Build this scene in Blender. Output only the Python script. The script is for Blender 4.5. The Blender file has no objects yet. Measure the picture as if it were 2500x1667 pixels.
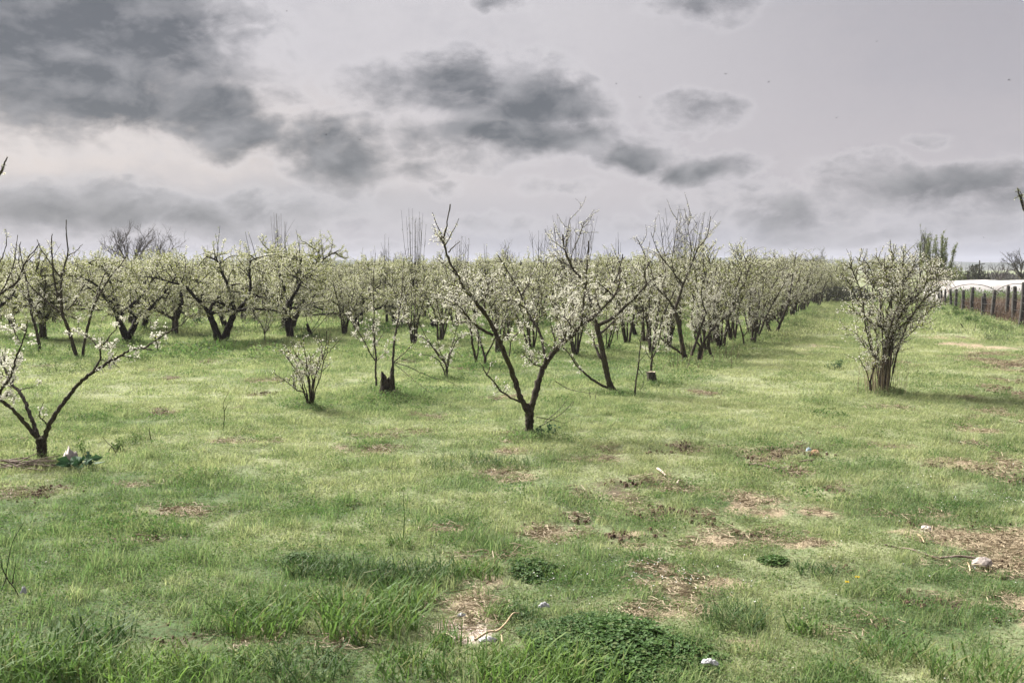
import bpy, math, random
import numpy as np
from mathutils import Vector

sc = bpy.context.scene
C = sc.collection
R = math.radians

# ------------------------------------------------------------------ camera
F_PX = 35.0 / 36.0 * 2500.0
CAM_H = 2.2
PITCH = math.atan((833.5 - 655.0) / F_PX)
cam_d = bpy.data.cameras.new("camera")
cam_d.lens = 35.0
cam_d.sensor_width = 36.0
cam_d.clip_start = 0.05
cam_d.clip_end = 20000.0
cam = bpy.data.objects.new("camera", cam_d)
cam.location = (0, 0, CAM_H)
cam.rotation_euler = (math.pi / 2 - PITCH, 0, 0)
C.objects.link(cam)
sc.camera = cam

# ------------------------------------------------------------------ exposure
EXPO = 1.7
sc.view_settings.view_transform = 'Standard'
sc.view_settings.look = 'None'
sc.view_settings.exposure = EXPO
sc.view_settings.gamma = 1.0
sc.cycles.max_bounces = 6
sc.cycles.diffuse_bounces = 2
sc.cycles.transmission_bounces = 2
sc.cycles.transparent_max_bounces = 8
sc.cycles.volume_bounces = 0
sc.cycles.use_denoising = True
sc.cycles.denoising_prefilter = 'FAST'
sc.cycles.sample_clamp_indirect = 4.0

# ------------------------------------------------------------------ sun
SUN_AZ, SUN_EL = -48.0, 44.0
sun_dir = Vector((math.sin(R(SUN_AZ)) * math.cos(R(SUN_EL)), math.cos(R(SUN_AZ)) * math.cos(R(SUN_EL)), math.sin(R(SUN_EL))))
sun_d = bpy.data.lights.new("sun", 'SUN')
sun_d.energy = 5.0
sun_d.angle = R(22.0)
sun_d.color = (1.0, 0.955, 0.88)
sun = bpy.data.objects.new("sun", sun_d)
sun.rotation_euler = (-sun_dir).to_track_quat('-Z', 'Y').to_euler()
C.objects.link(sun)


def pix_dir(px, py):
    u = (px - 1250.0) / F_PX
    v = (833.5 - py) / F_PX
    return Vector((u, math.cos(PITCH) + v * math.sin(PITCH), -math.sin(PITCH) + v * math.cos(PITCH)))


# ------------------------------------------------------------------ world
class NT:
    """small helper round a node tree"""
    def __init__(self, tree):
        self.t = tree
        tree.nodes.clear()

    def n(self, kind, **kw):
        nd = self.t.nodes.new(kind)
        for k, v in kw.items():
            setattr(nd, k, v)
        return nd

    def l(self, a, b):
        self.t.links.new(a, b)

    def val(self, sock, v):
        if isinstance(v, bpy.types.NodeSocket):
            self.l(v, sock)
        elif isinstance(v, (tuple, list)) and len(v) == 3 and sock.type == 'RGBA':
            sock.default_value = (*v, 1)
        else:
            sock.default_value = v

    def math(self, op, a, b=None, c=None, clamp=False):
        m = self.n('ShaderNodeMath', operation=op, use_clamp=clamp)
        self.val(m.inputs[0], a)
        if b is not None:
            self.val(m.inputs[1], b)
        if c is not None:
            self.val(m.inputs[2], c)
        return m.outputs[0]

    def vmath(self, op, a, b=None):
        m = self.n('ShaderNodeVectorMath', operation=op)
        self.val(m.inputs[0], a)
        if b is not None:
            self.val(m.inputs[1], b)
        return m.outputs['Value'] if op in ('LENGTH', 'DOT_PRODUCT') else m.outputs['Vector']

    def mix(self, f, a, b):
        m = self.n('ShaderNodeMix', data_type='RGBA')
        self.val(m.inputs['Factor'], f)
        self.val(m.inputs[6], a)
        self.val(m.inputs[7], b)
        return m.outputs[2]

    def ramp(self, v, lo, hi, a=0.0, b=1.0, smooth=True):
        m = self.n('ShaderNodeMapRange', interpolation_type='SMOOTHSTEP' if smooth else 'LINEAR')
        self.val(m.inputs['Value'], v)
        m.inputs['From Min'].default_value = lo
        m.inputs['From Max'].default_value = hi
        m.inputs['To Min'].default_value = a
        m.inputs['To Max'].default_value = b
        return m.outputs[0]

    def noise(self, vec, scale, detail=4.0, rough=0.55, dist=0.0, out='Fac'):
        m = self.n('ShaderNodeTexNoise')
        if vec is not None:
            self.l(vec, m.inputs['Vector'])
        m.inputs['Scale'].default_value = scale
        m.inputs['Detail'].default_value = detail
        m.inputs['Roughness'].default_value = rough
        m.inputs['Distortion'].default_value = dist
        return m.outputs[out]


def lin(c):
    c = c / 255.0
    return c / 12.92 if c <= 0.04045 else ((c + 0.055) / 1.055) ** 2.4


def shown(r, g, b):
    """sky radiance that shows as this sRGB value at the scene's exposure"""
    k = 2.0 ** EXPO
    return (lin(r) / k, lin(g) / k, lin(b) / k)


world = bpy.data.worlds.new("World")
sc.world = world
world.use_nodes = True
W = NT(world.node_tree)
tc = W.n('ShaderNodeTexCoord')
sep = W.n('ShaderNodeSeparateXYZ')
W.l(tc.outputs['Generated'], sep.inputs[0])
dx, dy, dz = sep.outputs
az = W.math('ARCTAN2', dx, dy)
hyp = W.math('SQRT', W.math('ADD', W.math('MULTIPLY', dx, dx), W.math('MULTIPLY', dy, dy)))
el = W.math('ARCTAN2', dz, hyp)
comb = W.n('ShaderNodeCombineXYZ')
W.l(az, comb.inputs[0])
W.l(el, comb.inputs[1])
ae = comb.outputs[0]
# flattened coordinates so that clouds are wider than high
vm = W.n('ShaderNodeVectorMath', operation='MULTIPLY')
W.l(ae, vm.inputs[0])
vm.inputs[1].default_value = (1.0, 1.7, 1.0)
flat = vm.outputs[0]
warp = W.noise(flat, 11.0, 6.0, 0.6, 0.0, 'Color')
wv = W.n('ShaderNodeVectorMath', operation='MULTIPLY_ADD')
W.l(warp, wv.inputs[0])
wv.inputs[1].default_value = (0.085, 0.055, 0.0)
wofs = W.n('ShaderNodeVectorMath', operation='SUBTRACT')
W.l(ae, wofs.inputs[0])
wofs.inputs[1].default_value = (0.0425, 0.0275, 0.0)
W.l(wofs.outputs[0], wv.inputs[2])
ae_w = wv.outputs[0]
fbm = W.noise(flat, 16.0, 10.0, 0.62, 0.35)
fbm3 = W.noise(flat, 42.0, 8.0, 0.62, 0.3)
fbm2 = W.noise(flat, 5.0, 6.0, 0.55, 0.2)

K = 1.063
BLOBS = [  # centre and radii in the photograph's direction space, darkness
    (150, 90, 350, 165, 1.15), (70, 180, 260, 95, 1.05), (385, 150, 150, 140, 0.9), (270, 235, 210, 62, 0.95), (470, 255, 150, 60, 1.0),
    (590, 290, 95, 50, 0.85), (515, 335, 75, 40, 0.55), (735, 310, 100, 60, 0.95), (795, 370, 100, 70, 1.0), (850, 300, 50, 45, 0.6),
    (930, 385, 75, 40, 0.5), (1000, 440, 50, 25, 0.4), (1040, 190, 210, 62, 0.85), (1220, 240, 160, 58, 1.1), (1185, 305, 215, 48, 1.05),
    (1090, 370, 110, 25, 0.4), (1590, 262, 95, 40, 0.55), (1500, 310, 60, 30, 0.5), (1470, 360, 85, 45, 0.85), (1600, 388, 115, 32, 1.0),
    (1830, 505, 120, 60, 0.7), (2010, 375, 70, 28, 0.55), (2180, 425, 270, 50, 0.75), (2280, 465, 200, 40, 0.65), (1600, 470, 110, 40, 0.35),
    (1770, 428, 60, 22, 0.4), (250, 437, 160, 26, 0.5), (590, 470, 140, 24, 0.3), (1620, 8, 115, 32, 0.6), (1150, 10, 60, 24, 0.5),
    (1270, 425, 80, 24, 0.35), (2110, 305, 40, 14, 0.3), (110, 275, 130, 45, 0.5),
    (190, 485, 460, 44, 0.8), (470, 520, 300, 26, 0.5), (700, 560, 240, 18, 0.35), (1100, 520, 180, 20, 0.3), (1400, 530, 180, 22, 0.32), (1960, 545, 220, 20, 0.35), (2300, 520, 160, 28, 0.45), (1050, 345, 170, 22, 0.45), (640, 215, 70, 30, 0.4),
]
dens = None
for bx, by, rx, ry, s in BLOBS:
    d = pix_dir(bx * K, by * K)
    a0 = math.atan2(d.x, d.y)
    e0 = math.atan2(d.z, math.hypot(d.x, d.y))
    q = W.vmath('MULTIPLY', W.vmath('SUBTRACT', ae_w, (a0, e0, 0.0)), (F_PX / (rx * K), F_PX / (ry * K), 0.0))
    ln = W.vmath('LENGTH', q)
    g = W.ramp(ln, 0.1, 1.75, s, 0.0)
    dens = g if dens is None else W.math('MAXIMUM', dens, g)
dn = W.math('ADD', dens, W.math('MULTIPLY', W.math('SUBTRACT', fbm, 0.5), 1.9))
dn = W.math('ADD', dn, W.math('MULTIPLY', W.math('SUBTRACT', fbm3, 0.5), 0.60))
dn = W.math('ADD', dn, 0.03)
dn = W.math('MULTIPLY', dn, W.ramp(dens, 0.0, 0.25))
cover = W.ramp(dn, 0.06, 0.98)
# the even high layer
base = W.mix(W.ramp(az, -0.05, 0.48), shown(206, 201, 203), shown(165, 160, 165))
base = W.mix(W.math('MULTIPLY', W.ramp(el, 0.26, 0.08), 0.7), base, shown(188, 180, 183))
warm = W.math('MULTIPLY', W.ramp(W.vmath('LENGTH', W.vmath('MULTIPLY', W.vmath('SUBTRACT', ae, (-0.42, 0.115, 0)), (2.3, 12.0, 0))), 0.15, 1.2, 1.0, 0.0), 0.95)
base = W.mix(warm, base, shown(220, 208, 200))
low = W.ramp(el, 0.085, 0.018)
base = W.mix(W.math('MULTIPLY', low, 0.85), base, W.mix(W.ramp(fbm2, 0.35, 0.65), shown(148, 150, 163), shown(166, 162, 168)))
band = W.math('MULTIPLY', W.ramp(W.vmath('LENGTH', W.vmath('MULTIPLY', W.vmath('SUBTRACT', ae_w, (-0.40, 0.060, 0)), (2.6, 34.0, 0))), 0.3, 1.2, 1.0, 0.0), 0.75)
base = W.mix(band, base, shown(160, 159, 164))
base = W.mix(W.math('MULTIPLY', W.ramp(W.math('ADD', fbm2, W.math('MULTIPLY', W.math('SUBTRACT', fbm3, 0.5), 0.35)), 0.42, 0.72), 0.34), base, shown(160, 158, 166))
off = W.vmath('ADD', flat, (-0.014, 0.030, 0.0))
fbm_o = W.noise(off, 16.0, 6.0, 0.58, 0.35)
lit = W.math('ADD', 0.42, W.math('MULTIPLY', W.math('SUBTRACT', fbm, fbm_o), 2.1), clamp=True)
deep = W.ramp(dn, 0.25, 1.35)
lit = W.math('SUBTRACT', W.math('ADD', lit, W.math('MULTIPLY', W.math('SUBTRACT', fbm3, 0.5), 0.45)), W.math('MULTIPLY', deep, 0.38), clamp=True)
dark = W.mix(lit, shown(92, 93, 96), shown(178, 175, 177))
rim = W.math('MULTIPLY', W.math('MULTIPLY', W.ramp(dn, -0.15, 0.16), W.math('SUBTRACT', 1.0, cover)), 0.36)
base = W.mix(rim, base, shown(222, 218, 220))
skyc = W.mix(W.math('MULTIPLY', cover, 0.97), base, dark)
bg1 = W.n('ShaderNodeBackground')
W.l(skyc, bg1.inputs['Color'])
bg1.inputs['Strength'].default_value = 1.0
nish = W.n('ShaderNodeTexSky', sky_type='NISHITA')
nish.sun_disc = False
nish.sun_elevation = R(SUN_EL)
nish.sun_rotation = R(SUN_AZ)
bg2 = W.n('ShaderNodeBackground')
W.l(nish.outputs[0], bg2.inputs['Color'])
bg2.inputs['Strength'].default_value = 0.08
mixs = W.n('ShaderNodeMixShader')
mixs.inputs[0].default_value = 0.97
W.l(bg2.outputs[0], mixs.inputs[1])
W.l(bg1.outputs[0], mixs.inputs[2])
wo = W.n('ShaderNodeOutputWorld')
W.l(mixs.outputs[0], wo.inputs['Surface'])

# ------------------------------------------------------------------ value noise on the ground
_tab = np.random.RandomState(7).rand(256, 256)


def vnoise(x, y, s, o=0):
    x = np.asarray(x, float) * s + 37.3 * (o + 1)
    y = np.asarray(y, float) * s + 11.9 * (o + 1)
    xi = np.floor(x).astype(int)
    yi = np.floor(y).astype(int)
    fx = x - xi
    fy = y - yi
    fx = fx * fx * (3 - 2 * fx)
    fy = fy * fy * (3 - 2 * fy)
    a = _tab[xi & 255, yi & 255]
    b = _tab[(xi + 1) & 255, yi & 255]
    c = _tab[xi & 255, (yi + 1) & 255]
    d = _tab[(xi + 1) & 255, (yi + 1) & 255]
    return (a * (1 - fx) + b * fx) * (1 - fy) + (c * (1 - fx) + d * fx) * fy


def fnoise(x, y, s, o=0, oct=3):
    r = 0
    w = 0.5
    t = 0
    for k in range(oct):
        r = r + w * vnoise(x, y, s * 2 ** k, o + 3 * k)
        t += w
        w *= 0.5
    return r / t


def gz(x, y):
    x = np.asarray(x, float)
    y = np.asarray(y, float)
    fade = np.clip(1.0 - (np.hypot(x, y) - 40) / 40, 0, 1)
    return ((vnoise(x, y, 0.35, 1) - 0.5) * 0.10 + (vnoise(x, y, 1.1, 2) - 0.5) * 0.05 + (vnoise(x, y, 3.1, 3) - 0.5) * 0.02) * fade


def ground(px, py):
    d = pix_dir(px, py)
    t = CAM_H / -d.z
    x, y = d.x * t, d.y * t
    return Vector((x, y, float(gz(x, y))))


def at(px, py, dist):
    """point seen at this pixel, at this distance along +Y"""
    d = pix_dir(px, py)
    t = dist / d.y
    return Vector((d.x * t, dist, CAM_H + d.z * t))


# patches of bare soil or dry straw on the lawn: centre, radii (photo pixels), kind 0 soil / 1 straw
PATCHES = [
    (2410, 1305, 170, 62, 1), (2440, 1370, 110, 30, 0), (1870, 1115, 85, 18, 0), (1985, 1113, 28, 14, 0), (1920, 1152, 45, 12, 0), (1480, 1122, 85, 7, 1),
    (1650, 1168, 60, 22, 0), (1660, 1085, 35, 16, 0), (1490, 1095, 55, 8, 0), (1580, 1232, 55, 20, 0), (1430, 1262, 45, 14, 0), (1790, 1310, 115, 40, 1),
    (1850, 1292, 60, 16, 0), (1340, 1300, 80, 26, 1), (1320, 1285, 40, 10, 0), (1830, 1222, 60, 28, 1), (1170, 1440, 95, 52, 1), (1140, 1545, 75, 36, 2), (700, 1432, 50, 20, 1),
    (2380, 848, 70, 9, 1), (2450, 890, 55, 11, 0), (2475, 965, 50, 16, 0), (2440, 1012, 55, 11, 1), (2405, 868, 45, 7, 0),
    (70, 1212, 72, 17, 0), (330, 1320, 100, 7, 0), (30, 1078, 50, 9, 0), (400, 1005, 38, 7, 0), (1040, 1014, 40, 7, 0), (930, 1062, 70, 9, 0),
    (1050, 1055, 45, 9, 1), (1520, 1497, 65, 18, 1), (1240, 1160, 70, 16, 1), (2350, 826, 90, 7, 1), (2300, 818, 60, 5, 0), (2425, 868, 50, 9, 1), (2240, 820, 40, 4, 0),
    (2440, 905, 40, 8, 0), (2480, 935, 40, 10, 0), (2390, 1085, 55, 8, 0), (2160, 1092, 40, 7, 0), (2400, 1050, 45, 10, 1), (2460, 1172, 45, 22, 0),
    (2060, 1368, 55, 9, 0), (2190, 998, 40, 6, 0), (100, 1140, 70, 12, 0), (1290, 1062, 40, 8, 0), (640, 930, 40, 5, 1), (300, 1050, 40, 5, 1), (800, 1580, 80, 22, 1),
    (450, 1560, 60, 16, 0), (1960, 1520, 70, 14, 1), (2110, 1500, 50, 10, 0), (2370, 980, 35, 6, 0), (1750, 1410, 70, 10, 1), (1300, 1420, 40, 10, 1), (900, 1230, 60, 8, 0),
    (1080, 1290, 80, 8, 1), (560, 1080, 80, 5, 1), (1600, 1380, 80, 9, 1), (1820, 1560, 70, 12, 1), (2010, 1240, 50, 10, 1), (2050, 1190, 40, 7, 0), (1400, 1200, 45, 7, 0),
    (1180, 1365, 80, 12, 0), (1700, 1290, 55, 10, 0), (2300, 1460, 90, 9, 0), (640, 1560, 60, 10, 1), (1560, 1555, 60, 10, 1), (2330, 1130, 50, 8, 1), (1540, 1290, 60, 9, 1), (460, 1250, 60, 6, 1),
]
PW = []
for px, py, rx, ry, k in PATCHES:
    c = ground(px, py)
    rxw = rx / F_PX * c.y
    ryw = max(0.12, (ground(px, py - ry).y - ground(px, py + ry).y) / 2)
    PW.append((c.x, c.y, rxw, ryw, k))
FENCE_A = ground(2500, 806)
FENCE_B = ground(2292, 741)


def bare_mask(x, y):
    """0 lawn .. 1 bare; second value 1 where straw, 2 pale gravel"""
    x = np.asarray(x, float)
    y = np.asarray(y, float)
    m = np.zeros(x.shape)
    k = np.zeros(x.shape)
    jx = (fnoise(x, y, 2.6, 5) - 0.5) * 0.9
    for cx, cy, rx, ry, kk in PW:
        sel = (np.abs(x - cx) < rx * 2 + 0.1) & (np.abs(y - cy) < ry * 2 + 0.1)
        if not sel.any():
            continue
        q = np.hypot((x[sel] - cx) / rx, (y[sel] - cy) / ry) + jx[sel] * 1.9
        v = np.clip((1.25 - q) / 0.55, 0, 1)
        v = v * np.clip(0.05 + 1.5 * fnoise(x[sel], y[sel], 4.5, 60), 0, 1) * (0.72 if kk == 0 else 0.86)
        ms = m[sel]
        ks = k[sel]
        ks[v > ms] = kk
        m[sel] = np.maximum(ms, v)
        k[sel] = ks
    # small random thin spots, most of them in the near right
    r = fnoise(x, y, 0.9, 9, 4)
    near = np.clip(1 - (y - 10) / 8, 0, 1) * 0.06 + np.clip((x + 4) / 10, 0, 1) * 0.02
    t = np.clip((r - (0.73 - near)) / 0.06, 0, 1) * 0.6 * (y < 30)
    k = np.where(t > m, (vnoise(x, y, 0.5, 4) > 0.5).astype(float), k)
    m = np.maximum(m, t)
    return m, k


def field_mask(x, y):
    """the brown fallow field beyond the wire fence"""
    ax, ay, bx, by = FENCE_A.x, FENCE_A.y, FENCE_B.x, FENCE_B.y
    s = ((bx - ax) * (y - ay) - (by - ay) * (x - ax)) / math.hypot(bx - ax, by - ay)
    return np.clip((-s - 0.2) / 0.6, 0, 1) * (x > 14) * (y < 62)


def tint_map(x, y):
    """0 pale dry-tipped lawn, 1 deep green"""
    x = np.asarray(x, float)
    y = np.asarray(y, float)
    r = 0.33 + (fnoise(x, y, 0.30, 11, 4) - 0.5) * 1.5 + (fnoise(x, y, 1.7, 12, 4) - 0.5) * 1.5
    r = r + 0.55 * np.clip((fnoise(x, y, 0.95, 17, 3) - 0.60) / 0.08, 0, 1) - 0.3 * np.clip((fnoise(x, y, 0.5, 18, 3) - 0.58) / 0.08, 0, 1)
    r = r + np.clip((11.5 - y) / 4.5, 0, 1) * 0.55
    r = r + np.clip((y - 25) / 10, 0, 1) * 0.22 * (x < 4)
    # the pale mown lane
    s = (x - 4.9) - (y - 20) * 0.40
    r = r - 0.25 * np.exp(-(s / 1.3) ** 2) * np.clip((y - 10) / 5, 0, 1)
    s = (x - 3.8) - (y - 15.5) * 0.33
    lane = 0.16 * np.exp(-(s / 1.6) ** 2) * np.clip((y - 10) / 4, 0, 1)
    far = np.clip((y - 9.5) / 3.0, 0, 1)
    r = r * (1 - far) + far * (0.19 + 0.48 * (r - 0.15)) - lane
    return np.clip(r, 0, 1)


# ------------------------------------------------------------------ mesh building
class MB:
    def __init__(self):
        self.v = []
        self.f = []
        self.m = []
        self.n = 0

    def add(self, v, f, mi=0):
        v = np.asarray(v, float).reshape(-1, 3)
        f = np.asarray(f, int)
        self.v.append(v)
        self.f.append(f + self.n)
        self.m.append(np.full(len(f), mi, int))
        self.n += len(v)

    def mesh(self, name, mats, smooth=True):
        me = bpy.data.meshes.new(name)
        if self.n:
            V = np.concatenate(self.v)
            tot = np.concatenate([np.full(len(f), f.shape[1], int) for f in self.f])
            idx = np.concatenate([f.ravel() for f in self.f])
            me.vertices.add(len(V))
            me.vertices.foreach_set('co', V.astype(np.float32).ravel())
            me.loops.add(len(idx))
            me.loops.foreach_set('vertex_index', idx.astype(np.int32))
            me.polygons.add(len(tot))
            st = np.concatenate([[0], np.cumsum(tot)[:-1]])
            me.polygons.foreach_set('loop_start', st.astype(np.int32))
            me.polygons.foreach_set('loop_total', tot.astype(np.int32))
            me.polygons.foreach_set('material_index', np.concatenate(self.m).astype(np.int32))
            me.polygons.foreach_set('use_smooth', np.full(len(tot), smooth, bool))
        for m in (mats if isinstance(mats, (list, tuple)) else [mats]):
            me.materials.append(m)
        me.update(calc_edges=True)
        me.validate()
        return me

    def obj(self, name, mats, parent=None, loc=None, smooth=True):
        o = bpy.data.objects.new(name, self.mesh(name, mats, smooth))
        C.objects.link(o)
        if parent is not None:
            o.parent = parent
        if loc is not None:
            o.location = loc
        return o


def tag(o, label, cat, group=None, kind=None):
    o['label'] = label
    o['category'] = cat
    if group:
        o['group'] = group
    if kind:
        o['kind'] = kind
    return o


def thing(name, label, cat, loc=(0, 0, 0), group=None, rz=0.0):
    o = bpy.data.objects.new(name, None)
    o.empty_display_size = 0.2
    o.location = loc
    o.rotation_euler = (0, 0, rz)
    C.objects.link(o)
    return tag(o, label, cat, group)


def dup(root, loc, rz, scale, label, group=None):
    r = root.copy()
    C.objects.link(r)
    r.location = loc
    r.rotation_euler = (0, 0, rz)
    r.scale = scale if isinstance(scale, tuple) else (scale,) * 3
    r['label'] = label
    if group:
        r['group'] = group
    for ch in list(root.children):
        c = ch.copy()
        C.objects.link(c)
        c.parent = r
        for g in list(ch.children):
            k = g.copy()
            C.objects.link(k)
            k.parent = c
    return r


def tube(mb, pts, rad, sides=6, mi=0, cap=True, rough=0.0, rng=None):
    P = np.asarray(pts, float)
    n = len(P)
    r = np.asarray(rad, float)
    T = np.gradient(P, axis=0)
    T /= np.linalg.norm(T, axis=1)[:, None] + 1e-9
    mean = np.abs(T.mean(0))
    ref = np.eye(3)[int(np.argmin(mean))]
    A = np.cross(T, ref)
    A /= np.linalg.norm(A, axis=1)[:, None] + 1e-9
    B = np.cross(T, A)
    th = np.arange(sides) * 2 * math.pi / sides
    rr = np.repeat(r[:, None], sides, 1)
    if rough and rng is not None:
        rr = rr * (1 + rng.uniform(-rough, rough, rr.shape))
    V = P[:, None, :] + rr[:, :, None] * (np.cos(th)[None, :, None] * A[:, None, :] + np.sin(th)[None, :, None] * B[:, None, :])
    i = np.arange(n - 1)[:, None] * sides
    j = np.arange(sides)[None, :]
    j2 = (j + 1) % sides
    Fq = np.stack([i + j, i + j2, i + sides + j2, i + sides + j], -1).reshape(-1, 4)
    mb.add(V.reshape(-1, 3), Fq, mi)
    if cap:
        e = V[-1]
        c = P[-1] + T[-1] * r[-1] * 0.5
        vs = np.vstack([e, c[None]])
        mb.add(vs, np.stack([np.arange(sides), (np.arange(sides) + 1) % sides, np.full(sides, sides)], -1), mi)


def unit(rng, n):
    v = rng.normal(size=(n, 3))
    return v / np.linalg.norm(v, axis=1)[:, None]


def petals(mb, cen, size, rng, mi=0, star=True, up=0.35):
    """little open flowers: five-sided cups, or single bent quads for the far trees"""
    cen = np.asarray(cen, float).reshape(-1, 3)
    n = len(cen)
    if n == 0:
        return
    N = unit(rng, n)
    N[:, 2] += up
    N /= np.linalg.norm(N, axis=1)[:, None]
    ref = unit(rng, n)
    A = np.cross(N, ref)
    A /= np.linalg.norm(A, axis=1)[:, None] + 1e-9
    B = np.cross(N, A)
    s = size * rng.uniform(0.7, 1.25, n)[:, None]
    if star:
        th = np.arange(5) * 2 * math.pi / 5
        V = [cen - N * s * 0.18]
        for t in th:
            V.append(cen + s * 0.5 * (math.cos(t) * A + math.sin(t) * B) + N * s * rng.uniform(-0.05, 0.15, n)[:, None])
        V = np.stack(V, 1)
        b = np.arange(n)[:, None] * 6
        k = np.arange(5)[None, :]
        Fq = np.stack([b + 0 * k, b + 1 + k, b + 1 + (k + 1) % 5], -1).reshape(-1, 3)
        mb.add(V.reshape(-1, 3), Fq, mi)
    else:
        V = np.stack([cen - 0.5 * s * A, cen - 0.5 * s * B + N * s * 0.15, cen + 0.5 * s * A, cen + 0.5 * s * B + N * s * 0.15], 1)
        b = np.arange(n)[:, None] * 4
        mb.add(V.reshape(-1, 3), b + np.arange(4)[None, :], mi)


def leaflets(mb, cen, L, w, rng, mi=0, up=0.5, D=None):
    cen = np.asarray(cen, float).reshape(-1, 3)
    n = len(cen)
    if n == 0:
        return
    if D is None:
        D = unit(rng, n)
        D[:, 2] += up
    D = D / np.linalg.norm(D, axis=1)[:, None]
    A = np.cross(D, unit(rng, n))
    A /= np.linalg.norm(A, axis=1)[:, None] + 1e-9
    s = L * rng.uniform(0.6, 1.3, n)[:, None]
    ww = w * rng.uniform(0.7, 1.2, n)[:, None]
    nn = np.cross(A, D)
    V = np.stack([cen, cen + D * s * 0.45 - A * ww * 0.5 + nn * s * 0.06, cen + D * s - nn * s * 0.1, cen + D * s * 0.45 + A * ww * 0.5 + nn * s * 0.06], 1)
    b = np.arange(n)[:, None] * 4
    mb.add(V.reshape(-1, 3), b + np.arange(4)[None, :], mi)


# ------------------------------------------------------------------ materials
def mat(name):
    m = bpy.data.materials.new(name)
    m.use_nodes = True
    return m, NT(m.node_tree)


def finish(T, sh):
    o = T.n('ShaderNodeOutputMaterial')
    T.l(sh, o.inputs['Surface'])


def principled(T, col, rough=0.85, spec=0.25, bump=None, bstr=0.4, bdist=0.01):
    p = T.n('ShaderNodeBsdfPrincipled')
    T.val(p.inputs['Base Color'], col)
    T.val(p.inputs['Roughness'], rough)
    p.inputs['Specular IOR Level'].default_value = spec
    if bump is not None:
        b = T.n('ShaderNodeBump')
        b.inputs['Strength'].default_value = bstr
        b.inputs['Distance'].default_value = bdist
        T.l(bump, b.inputs['Height'])
        T.l(b.outputs[0], p.inputs['Normal'])
    return p.outputs[0]


def leafy(T, col, trans=0.4, rough=0.6, spec=0.3, tcol=None):
    a = principled(T, col, rough, spec)
    t = T.n('ShaderNodeBsdfTranslucent')
    T.val(t.inputs['Color'], tcol if tcol is not None else col)
    mx = T.n('ShaderNodeMixShader')
    mx.inputs[0].default_value = trans
    T.l(a, mx.inputs[1])
    T.l(t.outputs[0], mx.inputs[2])
    return mx.outputs[0]


def island(T):
    return T.n('ShaderNodeNewGeometry').outputs['Random Per Island']


def pos(T):
    return T.n('ShaderNodeNewGeometry').outputs['Position']


M = {}


def bark(name, c0, c1, c2, moss=0.5):
    m, T = mat(name)
    tcn = T.n('ShaderNodeTexCoord')
    v = T.vmath('MULTIPLY', tcn.outputs['Object'], (1.0, 1.0, 0.35))
    n1 = T.noise(v, 38.0, 6.0, 0.65, 0.6)
    n2 = T.noise(tcn.outputs['Object'], 7.0, 4.0, 0.6)
    col = T.mix(T.ramp(n1, 0.35, 0.68), c0, c1)
    col = T.mix(T.math('MULTIPLY', T.ramp(n2, 0.48, 0.62), moss), col, c2)
    finish(T, principled(T, col, 0.9, 0.15, n1, 0.7, 0.012))
    return m


M['bark'] = bark('bark', (0.020, 0.016, 0.012), (0.085, 0.070, 0.057), (0.055, 0.056, 0.020), 0.65)
M['bark_grey'] = bark('bark_grey', (0.030, 0.025, 0.021), (0.11, 0.095, 0.083), (0.060, 0.056, 0.028), 0.4)
M['bark_dark'] = bark('bark_dark', (0.011, 0.0085, 0.007), (0.036, 0.029, 0.023), (0.024, 0.025, 0.009), 0.5)
M['twig_far'] = bark('twig_far', (0.055, 0.045, 0.040), (0.10, 0.085, 0.078), (0.075, 0.068, 0.055), 0.3)
M['post'] = bark('post_wood', (0.038, 0.035, 0.033), (0.11, 0.102, 0.097), (0.060, 0.068, 0.050), 0.5)

m, T = mat('blossom')
r = island(T)
finish(T, leafy(T, T.mix(r, (0.58, 0.565, 0.47), (0.73, 0.72, 0.65)), 0.38, 0.7, 0.1))
M['blossom'] = m
m, T = mat('blossom_far')
r = island(T)
finish(T, leafy(T, T.mix(r, (0.57, 0.57, 0.42), (0.74, 0.73, 0.63)), 0.35, 0.7, 0.1))
M['blossom_far'] = m
m, T = mat('young_leaf')
r = island(T)
finish(T, leafy(T, T.mix(r, (0.165, 0.21, 0.036), (0.33, 0.35, 0.085)), 0.45, 0.5, 0.3))
M['leaf'] = m
m, T = mat('bud')
finish(T, leafy(T, T.mix(island(T), (0.055, 0.07, 0.02), (0.12, 0.13, 0.04)), 0.25))
M['bud'] = m
m, T = mat('willow_leaf')
finish(T, leafy(T, T.mix(island(T), (0.10, 0.125, 0.035), (0.19, 0.215, 0.07)), 0.4))
M['willow'] = m


def grass_mat(name, pale, green, dry, trans=0.45, inst=True):
    m, T = mat(name)
    r = island(T)
    if inst:
        a = T.n('ShaderNodeAttribute', attribute_type='INSTANCER', attribute_name='tint')
        tint = a.outputs['Fac']
    else:
        tint = T.noise(pos(T), 1.3, 3.0)
    f = T.math('ADD', tint, T.math('MULTIPLY', T.math('SUBTRACT', r, 0.5), 0.8), clamp=True)
    col = T.mix(f, pale, green)
    col = T.mix(T.math('MULTIPLY', T.math('GREATER_THAN', r, 0.86), 0.65), col, dry)
    tc2 = T.mix(0.5, col, T.mix(f, (pale[0] * 1.15, pale[1] * 1.25, pale[2] * 0.8), (green[0] * 1.2, green[1] * 1.5, green[2] * 0.7)))
    finish(T, leafy(T, col, trans, 0.6, 0.12, tc2))
    return m


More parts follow.
